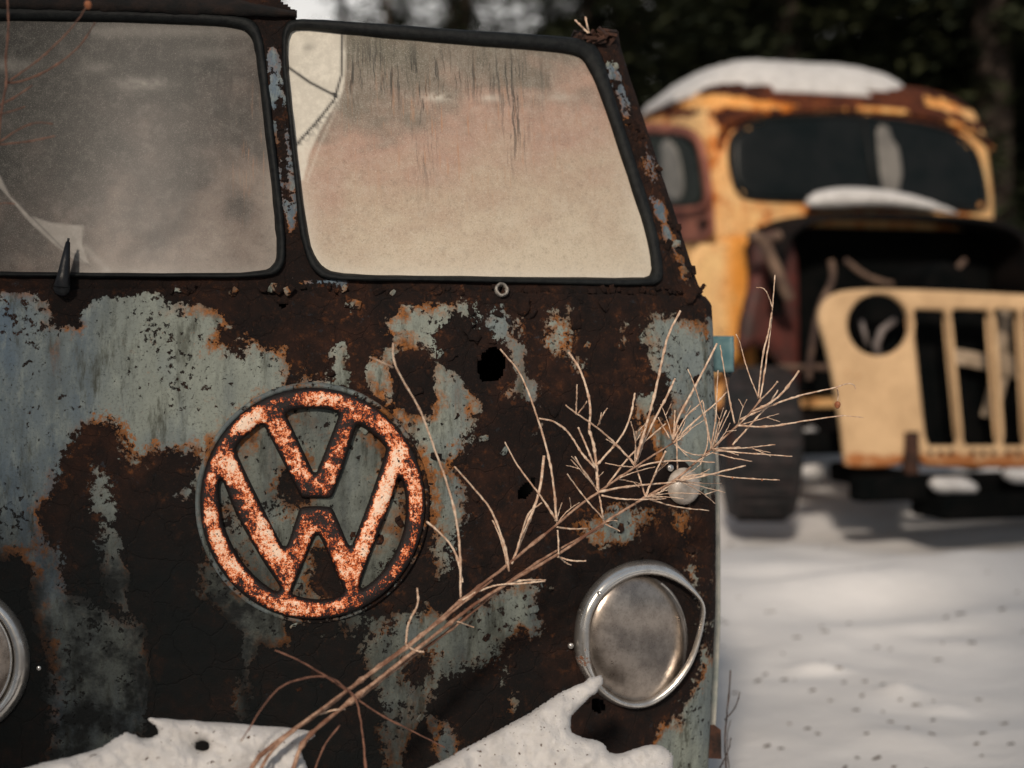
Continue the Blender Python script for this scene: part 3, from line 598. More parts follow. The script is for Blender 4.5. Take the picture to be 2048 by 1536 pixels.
# side, roof, rear, floor shell
for sgn in (1, -1):
    ws = np.linspace(.12, 1.56, 30); V = []
    for w in ws:
        uu = float(umax(w)+RO*.03) if sgn > 0 else -.80-RO*.62
        for v in np.linspace(.25 if sgn < 0 else float(face(u1(w), w))+.08, 2.6, 24): V.append((uu-sgn*.0, v, w))
    o = mesh('side_panel', V, grid_faces(30, 24), M_van, van, True)
    setattr_(o.data, sdf=fbm(np.array(V)[:, 1]*3, np.array(V)[:, 2]*3, 3, 20)*8+.8, tint=np.full(len(V), .35))
    for v0, v1_ in ((.55, 1.05), (1.2, 1.75), (1.85, 2.4)):
        uu = lambda w: (float(umax(w)) if sgn > 0 else -.80-RO*.62)+sgn*.006
        mb = MB(); V2 = [(uu(w), v, w) for w in np.linspace(1.17, 1.47, 6) for v in np.linspace(v0, v1_, 6)]; mb.add(V2, grid_faces(6, 6)); w_ = mb.build('side_window', plain('dusty_dark_glass', (.03, .035, .035), (.06, .06, .055), 8, .2), van)
        mb = MB(); mb.tube([(uu(a), b, a) for a, b in ((1.17, v0), (1.17, v1_), (1.47, v1_), (1.47, v0), (1.17, v0))], .009, 6); mb.build('rubber_gasket', M_rubber, w_)
mb = MB(); 
V = []
for v in np.linspace(.30, 2.6, 16):
    for u in np.linspace(-.82, .60, 18): V.append((u, v, 1.55-.02*((u+.1)/.8)**2))
o = mesh('roof', V, grid_faces(16, 18), M_van, van); setattr_(o.data, sdf=fbm(np.array(V)[:, 0]*3, np.array(V)[:, 1]*3, 3, 25)*6, tint=np.full(len(V), .5))
MB().box((-.07, 2.61, .84), (1.5, .01, 1.42)).build('rear_panel', M_rustdark, van, False)
MB().box((-.07, 1.4, .10), (1.46, 2.4, .04)).build('floor_pan', M_dark, van, False)
MB().box((-.10, .48, .80), (1.30, .02, 1.3)).build('inner_bulkhead', M_blackp, van, False)
for u in (-.66, .50):
    for v in (.62, 2.1):
        mb = MB(); M_ = Matrix.Translation((u, v, .15)) @ Matrix.Rotation(R(90), 4, 'Y')
        mb.lathe([(.17, -.07), (.26, -.08), (.30, -.05), (.30, .05), (.26, .08), (.17, .07)], M_, 32); w_ = mb.build('wheel', M_tyre, van)
        mb = MB(); mb.lathe([(.17, -.05), (.17, .05), (.1, .03), (.001, .035)], M_, 24); mb.build('rim', M_rustdark, w_)
# door edge sliver, hinge bracket with cap, tab at the lower corner
mb = MB(); ys = [600, 700, 820, 960, 1100, 1250, 1400, 1460]; xs = [1414, 1422, 1432, 1438, 1440, 1440, 1434, 1430]; V = []
for x, y in zip(xs, ys):
    for dx, dY in ((-14, 0), (0, .0), (1, .012), (-12, .016)):
        V.append(vlocal(x+dx, y, 2.66+dY))
M_pale = plain('chalky_pale_paint', (.22, .25, .23), (.42, .40, .35), 18, .6)
mb.add(V, grid_faces(len(ys), 4, wrap=True)); mb.build('door_edge', M_pale, van, False)
mb = MB(); V = []
for i, y in enumerate(np.linspace(672, 744, 9)):
    for j, x in enumerate(np.linspace(1418, 1468, 9)):
        V.append(vlocal(x, y, 2.72+.012*math.cos(j/8*3.0)+.002*random.random()))
o = mesh('hinge_cover', V, grid_faces(9, 9), plain('teal_blue_paint', (.07, .155, .18), (.14, .24, .26), 25, .4), van); o.modifiers.new('s', 'SOLIDIFY').thickness = .008
mb = MB(); mb.tube([vlocal(1452, 674, 2.72), vlocal(1453, 680, 2.72)], [.010, .012], 10); mb.build('hinge_pin', M_wiper, o); mb = MB(); mb.tube([vlocal(1455, 744, 2.72), vlocal(1456, 754, 2.72)], [.010, .007], 10); mb.build('hinge_pin', M_wiper, o)
mb = MB(); V = [vlocal(x, y, 2.58+d) for d in (0, .02) for x, y in ((1402, 1452), (1428, 1449), (1442, 1460), (1443, 1518), (1404, 1516))]
mb.add(V, [(0, 1, 2, 3, 4)[::-1], (5, 6, 7, 8, 9)]+[(i, (i+1) % 5, (i+1) % 5+5, i+5) for i in range(5)]); mb.build('bumper_bracket', M_rustdark, van, False)
# bumper carrying the snow (just under the frame)
mb = MB(); us = np.linspace(-.85, .66, 30); prof = [(-.05, -.05), (-.065, -.02), (-.065, .03), (-.05, .055), (.0, .06), (.0, -.05)]; V = []
for u in us:
    for a, b in prof: V.append((u, float(face(u*.9, .3))-.20+a+.10*(abs(u) > .8), .27+b))
mb.add(V, grid_faces(30, 6, wrap=True)); mb.build('bumper', M_rustdark, van, False)

# ================================================================== SNOW on the bumper
t = NT('old_snow'); n = t.noise(160, 6, .7); n4 = t.noise(18, 5, .6)
c = t.mix(t.step(n4, .35, .7), (.66, .65, .64), (.54, .53, .52)); c = t.mix(t.step(t.noise(150, 2, .4), .70, .73), c, (.09, .055, .04)); c = t.mix(t.M('MULTIPLY', t.step(t.noise(45, 8, .75), .5, .7), .35), c, (.36, .34, .32))
t.bump(t.M('ADD', t.M('ADD', t.M('MULTIPLY', n, .6), t.M('MULTIPLY', t.noise(500, 3, .7), .5)), n4), .004); t.b.inputs['Subsurface Weight'].default_value = .15; t.b.inputs['Subsurface Radius'].default_value = (.02, .02, .025); t.b.inputs['Subsurface Scale'].default_value = .5
M_snow = t.out(c, .8, 0, .2)
def pillow(name, poly, mapfn, Tf, Tb, Rr, step, holes=(), mat=None, parent=None, rough=0.0, **k):
    """outline in photo pixels -> solid with rounded front and back. mapfn(px,py,h) -> world/local point; h<0 towards the camera"""
    poly = np.asarray(poly, float); x0, y0 = poly.min(0); x1, y1 = poly.max(0)
    gx = np.arange(x0-step, x1+step*2, step); gy = np.arange(y0-step, y1+step*2, step); nx, ny = len(gx), len(gy)
    X, Y = np.meshgrid(gx, gy); P = np.stack([X.ravel(), Y.ravel()], 1); d = sdf(P, poly)
    for h in holes: d = np.minimum(d, -sdf(P, h))
    ins = d > 0; F = []; use = np.zeros(len(P), bool)
    for i in range(ny-1):
        for j in range(nx-1):
            q = (i*nx+j, i*nx+j+1, (i+1)*nx+j+1, (i+1)*nx+j)
            if sum(ins[list(q)]) >= 2: F.append(q); use[list(q)] = True
    # snap outside vertices on the outline
    allp = [poly]+[np.asarray(h, float) for h in holes]
    out = np.where(use & ~ins)[0]
    for o_ in out:
        best = None
        for pl in allp:
            a = pl; b = np.roll(pl, -1, 0); e = b-a; w = P[o_]-a; tt = np.clip((w*e).sum(1)/np.maximum((e*e).sum(1), 1e-9), 0, 1); q = a+tt[:, None]*e; dd = ((q-P[o_])**2).sum(1); m = dd.argmin()
            if best is None or dd[m] < best[0]: best = (dd[m], q[m])
        P[o_] = best[1]
    d = np.where(ins, d, 0); tt = np.clip(d/Rr, 0, 1); hh = np.sqrt(np.clip(1-(1-tt)**2, 0, 1)); idx = -np.ones(len(P), int); V = []; nn = 0
    nzv = fbm(P[:, 0]/40, P[:, 1]/40, 5, 31)*rough*2.2 + fbm(P[:, 0]/11, P[:, 1]/11, 3, 33)*rough*.9
    for s_ in (0, 1):
        for i in np.where(use)[0]:
            if s_ == 0: idx[i] = len(V); V.append(mapfn(P[i, 0], P[i, 1], -(Tf*hh[i]*(1+nzv[i]))))
            else: V.append(mapfn(P[i, 0], P[i, 1], Tb*hh[i]+.001))
    m = len(V)//2; FF = [tuple(idx[list(q)]) for q in F]; bd = {}
    for f in FF:
        for a, b in zip(f, f[1:]+f[:1]): bd[(a, b)] = bd.get((a, b), 0)+1
    F2 = FF+[tuple(i+m for i in f[::-1]) for f in FF]
    for (a, b) in bd:
        if (b, a) not in bd: F2.append((b, a, a+m, b+m))
    o = mesh(name, V, F2, mat or M_snow, parent, True, {'depth': np.tile(d[np.where(use)[0]], 2)})
    return tag(o, **k)
def jitter(poly, amp, n=2, seed=3, r=.25):
    p = chaikin(poly, n, True, r); return p+np.stack([fbm(p[:, 0]/9, p[:, 1]/9, 2, seed), fbm(p[:, 1]/9, p[:, 0]/9, 2, seed+5)], 1)*amp
def emb_map(px, py, h): u, w = emap(px, py); return (u+ec[0], ec[1]-.004+h, w+ec[2])
pillow('round_emblem', EM['out'], emb_map, .013, .012, 15, 3.2, [chaikin(v, 1, True, .22) for k_, v in EM.items() if k_ != 'out'], M_emb, van)
eo = [c_ for c_ in van.children if c_.name.startswith('round_emblem')][0]
ev = np.array([v.co for v in eo.data.vertices]); Pe = project(np.stack([O[0]+ev[:, 0]*ex[0]+ev[:, 1]*ey[0], O[1]+ev[:, 0]*ex[1]+ev[:, 1]*ey[1], ev[:, 2]], 1))
wear = np.zeros(len(Pe))
for L_, w_ in (([(462, 925), (568, 1125)], 1.0), ([(800, 900), (722, 1100)], 1.25), ([(418, 1030), (445, 1110), (515, 1172)], 1.1), ([(485, 850), (515, 830)], 1.0), ([(640, 1216), (672, 1214)], .8), ([(597, 1110), (618, 1050)], .7), ([(560, 850), (600, 940)], .5), ([(785, 880), (835, 950)], .5)):
    wear = np.maximum(wear, w_*np.exp(-(seg_d(Pe, L_)/17)**2))
wear -= .55*np.exp(-(seg_d(Pe, [(640, 1020), (690, 1100)])/26)**2)
setattr_(eo.data, wear=wear)
def smap(Y0, sl=0.0, tilt=0.0):
    def f(px, py, h): return at(px, py, Y0+h+sl*(px-600)/1000+tilt*(py-1480)/1000)
    return f
S1 = [(-60, 1700), (-20, 1560), (60, 1531), (130, 1515), (200, 1500), (238, 1468), (256, 1464), (290, 1478), (314, 1470), (318, 1456), (292, 1440), (302, 1433), (370, 1441), (480, 1447), (590, 1456), (634, 1465), (626, 1479), (600, 1490), (602, 1508), (618, 1540), (660, 1700)]
pillow('snow_clump', jitter(S1, 7), smap(1.98, .10, -.35), .022, .05, 26, 5, [jitter([(392, 1486), (405, 1480), (420, 1486), (419, 1500), (402, 1503), (390, 1497)], 3, 1)], rough=.5, label='ragged crust of snow with a small round hole, on the bumper at the lower left', cat='snow')
S2 = [(740, 1720), (800, 1570), (860, 1535), (960, 1480), (1050, 1430), (1120, 1386), (1168, 1362), (1198, 1350), (1209, 1354), (1202, 1374), (1180, 1396), (1150, 1424), (1138, 1440), (1142, 1464), (1162, 1478), (1200, 1480), (1212, 1496), (1222, 1508), (1250, 1504), (1290, 1490), (1322, 1492), (1348, 1504), (1345, 1540), (1330, 1720)]
pillow('snow_drift', jitter(S2, 7), smap(2.02, .16, -.35), .024, .06, 30, 5, rough=.5, label='snow wedge on the bumper rising to a point against the bent headlight', cat='snow')

# ================================================================== DRIED PLANTS
t = NT('dry_stem'); z = t.n.new('ShaderNodeSeparateXYZ'); t.l.new(t.co, z.inputs[0])
n = t.noise(120, 5, .7, t.sc(1, 1, 1)); c = t.mix(t.step(n, .35, .65), (.76, .60, .46), (.44, .27, .18))
t.bump(t.noise(600, 4, .7), .0006); M_stem = t.out(c, .7, 0, .3)
t = NT('dry_main_stem_bark'); sx = t.n.new('ShaderNodeSeparateXYZ'); t.l.new(t.co, sx.inputs[0])
n = t.noise(70, 6, .75); c = t.mix(t.step(n, .35, .65), (.50, .33, .235), (.20, .105, .068)); c = t.mix(t.step(t.noise(16, 4, .6), .45, .65), c, (.16, .075, .048)); t.bump(t.noise(420, 5, .75), .0012); M_main = t.out(c, .8, 0, .2)
M_stem2 = plain('dark_wet_stem', (.10, .045, .03), (.24, .115, .075), 60, .7)
M_twigdark = plain('dark_dead_twig', (.025, .018, .014), (.08, .045, .03), 60, .8)
def plY(x): return float(np.interp(x, [0, 490, 640, 900, 1200, 1450, 1760], [1.84, 1.89, 1.95, 2.08, 2.17, 2.27, 2.34]))
def twig(mb, pts, w0, w1, yo=0.0, sm=2, Yf=plY, node=True):
    p = chaikin(np.array(pts, float), sm, False); m = len(p); L = np.r_[0, np.cumsum(np.hypot(*np.diff(p, axis=0).T))]; L /= L[-1]
    # resample finely
    k = max(6, int(m*1.6)); tt = np.linspace(0, 1, k); x = np.interp(tt, L, p[:, 0]); y = np.interp(tt, L, p[:, 1])
    ph = random.random()*9; Q = []; rr = []
    for i in range(k):
        Y = Yf(x[i])+yo*tt[i]+.004*math.sin(ph+tt[i]*7)
        Q.append(at(x[i]+random.gauss(0, .25), y[i]+random.gauss(0, .25), Y)); r = (w0*(1-tt[i])+w1*tt[i])/2/FPX*Y*.8
        rr.append(r*(1+random.uniform(-.10, .14)+(.55 if node and random.random() < .10 else 0)))
    mb.tube(Q, rr, 7)
    return Q[-1]
def plant(name, mat, stems, label, cat='plant', Yf=plY, buds=()):
    e = empty(name, tuple(at(stems[0][0][0][0], stems[0][0][0][1], Yf(stems[0][0][0][0]))), 0, label=label, cat=cat)
    inv = e.location
    for nm, grp in (('main_stem', [s for s in stems if s[1] >= 8]), ('twig', [s for s in stems if s[1] < 8])):
        if nm == 'main_stem' and grp:
            for s_ in grp:
                mb = MB(); twig(mb, s_[0], s_[1], s_[2], s_[3] if len(s_) > 3 else 0, Yf=Yf); mb.V = [(v[0]-inv[0], v[1]-inv[1], v[2]-inv[2]) for v in mb.V]; mb.build(nm, M_main if mat is M_stem else mat, e)
        else:
            for s_ in grp:
                mb = MB(); twig(mb, s_[0], s_[1], s_[2], s_[3] if len(s_) > 3 else random.uniform(-.03, .03), Yf=Yf); mb.V = [(v[0]-inv[0], v[1]-inv[1], v[2]-inv[2]) for v in mb.V]; mb.build(nm, mat, e)
    for (x, y, r) in buds:
        mb = MB(); q = Vector(at(x, y, Yf(x)))-inv; prof = [(r*math.sin(a)*(1-.15*math.cos(a)), -r*1.2*math.cos(a)) for a in np.linspace(.02, 3.12, 9)]
        mb.lathe(prof, Matrix.Translation(q), 12); mb.build('seed_bud', M_bud, e)
    return e
M_bud = plain('dried_orange_bud', (.40, .15, .06), (.22, .07, .03), 200, .5)
A = [ # upper stem
 ([(470, 1700), (492, 1536), (560, 1478), (640, 1424), (720, 1362), (800, 1302), (860, 1258), (915, 1206), (1000, 1142), (1055, 1096), (1113, 1050), (1152, 1015), (1197, 984), (1234, 958), (1270, 934), (1312, 907), (1346, 886)], 14, 4),
 ([(470, 1700), (520, 1520), (600, 1450), (700, 1376), (800, 1308), (915, 1215), (985, 1160)], 9, 5, -.01),
 ([(921, 1195), (921, 1100), (912, 1031), (895, 968), (870, 901), (842, 820), (800, 752), (786, 720), (786, 686)], 6, 4, -.02), ([(786, 735), (765, 725), (740, 714)], 4, 2.5),
 ([(925, 1165), (912, 1100), (874, 1059), (853, 1043)], 6, 4), ([(1018, 1142), (1011, 1094), (983, 1017), (955, 985), (909, 933)], 6, 3.5),
 ([(1016, 1136), (1003, 1080), (985, 1040)], 5, 3), ([(812, 1288), (816, 1242), (838, 1210), (834, 1176)], 6, 4), ([(812, 1290), (830, 1302), (848, 1304)], 5, 4),
 ([(925, 1200), (960, 1180), (1000, 1168), (1035, 1168), (1090, 1162)], 5, 3.5), ([(1023, 1128), (1059, 1038), (1080, 984), (1088, 911)], 7, 7), ([(1031, 1112), (1051, 1038), (1062, 1020), (1084, 1005)], 4, 3.5),
 ([(1113, 1042), (1107, 960), (1094, 898), (1074, 831), (1051, 769), (1035, 737), (1000, 698)], 6, 3.5, .02), ([(1111, 1038), (1078, 987), (1035, 933), (1010, 884)], 5, 3),
 ([(1191, 937), (1164, 909), (1137, 862), (1105, 841), (1078, 837)], 5, 4), ([(1196, 980), (1193, 933), (1187, 882), (1177, 862), (1182, 823), (1176, 784), (1160, 737), (1137, 704)], 7, 5, .03),
 ([(1191, 937), (1172, 890), (1156, 855)], 4.5, 4.5), ([(1195, 980), (1172, 952), (1150, 913)], 4, 2.5), ([(1207, 1038), (1168, 995), (1135, 948)], 4, 2.5), ([(1207, 1042), (1202, 1010), (1197, 984)], 4, 4),
 ([(1195, 929), (1219, 902), (1246, 870), (1262, 831), (1270, 786)], 5, 4.5), ([(1215, 970), (1266, 902), (1332, 847)], 5, 3.5), ([(1270, 929), (1234, 890), (1195, 855), (1152, 827), (1131, 810)], 5.5, 3),
 ([(1152, 829), (1153, 800), (1154, 769)], 3.5, 2.5), ([(1156, 827), (1170, 810), (1174, 802)], 3, 2.5), ([(1195, 852), (1205, 830), (1215, 816)], 3, 2.5), ([(1199, 848), (1203, 825)], 3, 2),
 ([(1270, 925), (1289, 862), (1309, 792), (1324, 722), (1336, 667), (1361, 622)], 6.5, 5.5, -.03), ([(1273, 913), (1305, 847), (1332, 796), (1350, 757)], 6, 5, .03), ([(1346, 880), (1353, 839), (1391, 773), (1434, 687)], 6, 5, -.02),
 ([(1346, 886), (1348, 859), (1350, 820)], 4, 3), ([(1340, 878), (1316, 835)], 3.5, 3), ([(1355, 940), (1353, 886), (1356, 850)], 4, 3), ([(1273, 935), (1312, 923), (1367, 921), (1430, 925)], 4.5, 3),
 ([(1270, 934), (1240, 932), (1210, 926)], 3, 2), ([(1197, 984), (1254, 972), (1340, 966), (1391, 956), (1492, 931)], 5.5, 3), ([(1203, 991), (1242, 999), (1297, 999), (1332, 997)], 4, 3),
 ([(1346, 886), (1380, 850), (1440, 800), (1453, 784)], 5, 3.5), ([(1346, 886), (1370, 905), (1400, 912), (1420, 905)], 3.5, 2.5), ([(1346, 880), (1372, 830), (1398, 810), (1405, 800)], 3.5, 3), ([(1350, 884), (1375, 915), (1400, 925)], 3, 2)]
def sprays(nodes, seed):
    rs = random.Random(seed); out = []
    for (x, y), n, a0, a1, L0, L1 in nodes:
        for k in range(n):
            a = R(rs.uniform(a0, a1)); L = rs.uniform(L0, L1); b = rs.uniform(-.35, .35); p = [(x, y)]
            for t_ in (.35, .7, 1): p.append((x+L*t_*math.cos(a+b*t_), y-L*t_*math.sin(a+b*t_)))
            out.append((p, 2.8, 1.8, rs.uniform(-.05, .05)))
            if rs.random() < .5: q = p[2]; c_ = a+rs.choice((-.6, .6)); out.append(([q, (q[0]+L*.2*math.cos(c_), q[1]-L*.2*math.sin(c_)), (q[0]+L*.33*math.cos(c_*1.02), q[1]-L*.33*math.sin(c_*1.02))], 2.2, 1.6))
    return out
A += sprays([((1346, 886), 5, 20, 110, 50, 110), ((1270, 934), 4, 40, 130, 45, 95), ((1197, 984), 3, 60, 130, 40, 90), ((1113, 1050), 2, 60, 120, 40, 80), ((1234, 958), 2, -10, 60, 40, 80)], 3)
plant('dried_weed', M_stem, A, 'upper dried tan weed stem with long upright twigs leaning across the rusty panel')
B = [([(560, 1700), (590, 1500), (640, 1450), (760, 1356), (880, 1262), (960, 1200), (1043, 1150), (1117, 1109), (1207, 1046), (1289, 995), (1352, 960), (1391, 925), (1424, 898), (1453, 870), (1476, 851), (1504, 823), (1521, 800)], 12, 4.5),
 ([(700, 1410), (800, 1330), (900, 1262), (1020, 1160), (1120, 1096), (1207, 1052)], 8, 5, .02),
 ([(1520, 800), (1525, 769), (1539, 679), (1545, 616), (1550, 550)], 4.5, 2.5, .02), ([(1516, 797), (1525, 707), (1537, 667), (1543, 625)], 4.5, 3.5, -.01), ([(1545, 616), (1535, 585), (1525, 575), (1512, 575)], 3, 2),
 ([(1517, 796), (1492, 734), (1480, 683), (1472, 668)], 3.5, 2), ([(1521, 800), (1540, 782), (1555, 763)], 4, 3.5), ([(1504, 823), (1547, 804), (1575, 775), (1598, 741)], 5.5, 5),
 ([(1480, 839), (1547, 808), (1609, 788), (1664, 777), (1685, 770)], 5, 3.5), ([(1685, 770), (1699, 766), (1709, 770), (1711, 778)], 2.5, 2.5), ([(1674, 776), (1677, 790), (1675, 802)], 2.5, 2),
 ([(1476, 851), (1535, 855), (1613, 841), (1687, 831)], 5, 3), ([(1687, 831), (1727, 835)], 2, 1.4), ([(1469, 847), (1459, 800), (1449, 745), (1440, 690)], 4.5, 3), ([(1465, 890), (1500, 850), (1539, 808), (1556, 780)], 4.5, 3.5),
 ([(1424, 898), (1480, 897), (1520, 893), (1550, 889)], 4, 2.5), ([(1424, 900), (1500, 907), (1584, 913)], 4, 2.5, -.02), ([(1424, 905), (1460, 915), (1504, 923)], 3.5, 2.5), ([(1300, 1000), (1363, 952), (1422, 947), (1465, 956), (1559, 960)], 4.5, 2.5),
 ([(1424, 898), (1415, 860), (1406, 803)], 4, 3), ([(1424, 898), (1440, 850), (1453, 820)], 3.5, 2.5), ([(1420, 900), (1432, 840), (1434, 780), (1436, 740)], 3.5, 2.5), ([(1400, 930), (1420, 880), (1405, 820), (1385, 760), (1376, 738)], 3.5, 2.5),
 ([(1391, 925), (1430, 900), (1480, 893)], 3, 2), ([(1301, 999), (1352, 1015), (1418, 1021)], 4, 2.5), ([(1291, 995), (1312, 941), (1332, 902)], 4.5, 4), ([(1291, 995), (1281, 960), (1273, 937)], 4, 4), ([(1352, 960), (1400, 972), (1450, 985)], 3, 2), ([(1289, 995), (1340, 985), (1402, 988)], 3, 2),
 ([(1113, 1054), (1140, 1058), (1176, 1057)], 4.5, 3.5), ([(1115, 1060), (1117, 1085), (1117, 1109)], 4, 3.5), ([(1113, 1112), (1140, 1122), (1172, 1122)], 4.5, 3.5), ([(1117, 1112), (1130, 1125), (1142, 1130)], 3.5, 3), ([(1207, 1046), (1225, 1055), (1240, 1062)], 3.5, 2.5), ([(1207, 1046), (1222, 1040), (1235, 1042)], 3, 2),
 ([(1020, 1165), (1050, 1160), (1092, 1160)], 5, 3), ([(905, 1240), (935, 1250), (948, 1255)], 3.5, 2.5), ([(690, 1418), (665, 1420), (640, 1428)], 5, 4)]
B += sprays([((1424, 898), 6, -15, 100, 50, 120), ((1352, 960), 4, -20, 60, 50, 110), ((1476, 851), 3, 10, 90, 40, 90), ((1289, 995), 3, -15, 90, 40, 90)], 8)
plant('dried_weed', M_stem, B, 'lower dried tan weed stem reaching past the van corner and carrying an orange bud', buds=[(1675, 810, .0052), (1524, 908, .0016), (1465, 956, .0016), (1524, 960, .0016)])
Cc = [([(740, 1640), (720, 1400), (690, 1376), (665, 1354), (620, 1352), (560, 1370), (520, 1420), (500, 1455), (482, 1482)], 6, 3), ([(700, 1385), (610, 1325), (550, 1300)], 5, 3), ([(700, 1388), (760, 1430), (830, 1465), (890, 1495)], 5, 3), ([(600, 1640), (640, 1500), (680, 1450)], 5, 3)]
plant('dried_weed', M_stem2, Cc, 'thin dark arching weed below the round emblem with a drooping tip')
D_ = [([(-30, 420), (-5, 300), (5, 200), (15, 165), (10, 120), (18, 60), (14, -20)], 6, 4), ([(15, 165), (40, 165), (100, 140), (160, 95), (190, 45)], 5, 3), ([(20, 160), (50, 140), (90, 110), (150, 50), (172, 14)], 4, 3), ([(-5, 212), (30, 195), (65, 170)], 4, 3), ([(-5, 230), (25, 222), (50, 213)], 3.5, 2.5), ([(-8, 290), (30, 262), (70, 243), (105, 248)], 4, 2.5), ([(-8, 290), (60, 283), (110, 272)], 4, 3), ([(-10, 410), (10, 405), (30, 408)], 3, 2), ([(5, 1075), (60, 1076), (112, 1072)], 3, 2)][:8]
plant('bare_shrub', M_stem2, D_, 'reddish bare shrub twigs in front of the grey left windscreen', 'shrub', Yf=lambda x: 1.90, buds=[(176, 10, .005)])
E_ = [([(1462, 1760), (1452, 1536), (1449, 1470), (1457, 1400), (1461, 1340)], 5, 3.5), ([(1450, 1440), (1472, 1415), (1480, 1385)], 3.5, 2), ([(1475, 1760), (1460, 1560), (1452, 1470), (1462, 1440)], 3.5, 2), ([(1440, 1536), (1458, 1500), (1462, 1475)], 3.5, 2)]
plant('dead_weed_stalk', M_twigdark, E_, 'thin dark weed stalk standing in the snow beside the lower right van corner', 'weed', Yf=lambda x: 2.72)
def roofY(x): return 2.50
plant('grass_stub', M_stem, [([(1176, 66), (1160, 50), (1150, 40)], 5, 4), ([(1178, 66), (1174, 50), (1171, 34)], 5, 5)], 'two short pale stalks sticking up from the top of the right window pillar', 'stalk', Yf=lambda x: 2.52)

# ================================================================== GROUND
def gz(x, y):
    x = np.asarray(x, float); y = np.asarray(y, float)
    b = np.interp(y, [-5, 2, 4, 6.5, 8, 14, 30, 90], [-.05, -.02, 0, .10, .16, .5, 1.4, 3.0])
    b = b + fbm(x*.9, y*.9, 4, 60)*.16 + fbm(x*.25, y*.25, 3, 61)*.5*np.clip((y-8)/10, 0, 1)
    b = b + fbm(x*5, y*5, 3, 63)*.010 + .13*np.exp(-(((x-2.4)/1.3)**2+((y-5.75)/.5)**2)) + .05*np.exp(-(((x-1.2)/.5)**2+((y-6.5)/.3)**2))
    for mx, my, mh, sx_, sy_ in ((.98, 4.5, .03, .09, .05), (1.16, 4.25, .03, .05, .05), (1.25, 4.05, .02, .07, .04), (1.12, 5.7, -.05, .30, .13), (1.5, 4.9, -.025, .2, .08), (1.0, 3.7, .03, .12, .12), (2.0, 5.0, .03, .3, .15), (1.8, 4.2, -.03, .10, .08), (1.6, 3.8, -.03, .1, .08)): b = b + mh*np.exp(-(((x-mx)/sx_)**2+((y-my)/sy_)**2))
    b = b - .06*np.exp(-(((x-1.35)/.35)**2+((y-5.2)/.18)**2)) + .035*np.exp(-(((x-1.35)/.35)**2+((y-5.5)/.16)**2))
    return b
def nl(a, b, n, c, k): t = np.linspace(-1, 1, n); s_ = np.sinh(t*k)/math.sinh(k); return np.where(s_ < 0, c+s_*(c-a), c+s_*(b-c))
gx = nl(-60, 70, 300, 1.2, 5); gy = nl(-25, 95, 300, 5.0, 4.5); X, Y = np.meshgrid(gx, gy)
t = NT('snow_field'); n = t.noise(30, 6, .65); n4 = t.noise(3, 5, .6)
c = t.mix(t.step(n4, .35, .7), (.72, .71, .70), (.66, .65, .64))
t.bump(t.M('ADD', t.M('MULTIPLY', n, .25), t.M('MULTIPLY', t.noise(3, 4, .5), 1.5)), .012)
M_gsnow = t.out(c, .8, 0, .2)
tag(mesh('ground', np.stack([X.ravel(), Y.ravel(), gz(X, Y).ravel()], 1), grid_faces(300, 300), M_gsnow), kind='structure')
# bark and needle litter on the snow
mb = MB()
for k in range(85):
    px, py = random.uniform(1440, 2048), random.uniform(1080, 1600)
    d = ray(px, py); tt = -CAM_Z/d[2]; x, y = d[0]*tt, d[1]*tt
    if py < 1180 and random.random() < .7: continue
    for _ in range(6): tt = (CAM_Z-float(gz(x, y)))/-d[2]; x, y = d[0]*tt, d[1]*tt
    a = random.gauss(.25, .5); L = random.uniform(.006, .026)*(1.8 if random.random() < .12 else 1)
    mb.box((x, y, float(gz(x, y))+.001), (L, .005+.3*L*random.random(), .004), Matrix.Rotation(a, 3, 'Z') @ Matrix.Rotation(random.uniform(-.2, .2), 3, 'Y'))
tag(mb.build('needle_litter', plain('bark_litter', (.035, .028, .022), (.12, .09, .065), 50, .9), None, False), 'scattered dark bark bits and needles on the snow right of the van', 'litter', kind='stuff')

# ================================================================== OLD TRUCK
TY = R(15); tx = np.array([math.cos(TY), math.sin(TY), 0]); ty = np.array([-math.sin(TY), math.cos(TY), 0])
T0 = at(1712, 715, 8.0); T0[2] = 0
truck = empty('old_truck', tuple(T0), TY, label='rusty cream truck with snow-capped cab and barred grille standing behind the van', cat='truck')
def tl(P): q = np.asarray(P)-T0; return np.array([q@tx, q@ty, P[2]])
def tw(q): return T0*np.array([1, 1, 0])+q[0]*tx+q[1]*ty+np.array([0, 0, q[2]])
def tpix(px, py, vf):
    D = 8.0
    for _ in range(60):
        q = tl(at(px, py, D)); v = vf(q[0], q[2]) if callable(vf) else vf; D -= (q[1]-v)*.8
    return q
def tside(px, py, u):
    lo, hi = 4.0, 14.0
    for _ in range(50):
        m = (lo+hi)/2
        if tl(at(px, py, m))[0] > u: hi = m
        else: lo = m
    return tl(at(px, py, m)) if False else _ts(px, py, u)
def _ts(px, py, u):
    d = ray(px, py); o = np.array([0, 0, CAM_Z]); a = (o-T0)@tx; b = d@tx; t_ = (u-a)/b; return tl(o+d*t_)
CD = .82
ZS = [.72, .9, 1.2, 1.6, 1.86, 2.0, 2.2, 2.36, 2.46, 2.54, 2.60, 2.63, 2.64]
HW = [.88, .90, .91, .91, .91, .91, .90, .88, .845, .78, .66, .42, .02]
VF = [0, 0, 0, 0, .0, .02, .05, .08, .13, .20, .31, .46, .82]
def hw(z): return np.interp(z, ZS, HW)
def vf0(z): return np.interp(z, ZS, VF)
NE = 7.0
def cabfront(u, z, off=0.0):
    h = hw(z)*(1.11 if u > 0 else 1); r = np.clip(abs(u)/h, 0, .985); dep = CD-vf0(z)
    return CD-dep*(1-r**NE)**(1/NE)-off
zs = np.r_[np.linspace(.72, 2.3, 70), np.linspace(2.31, 2.64, 44)]; V = []; na = 220
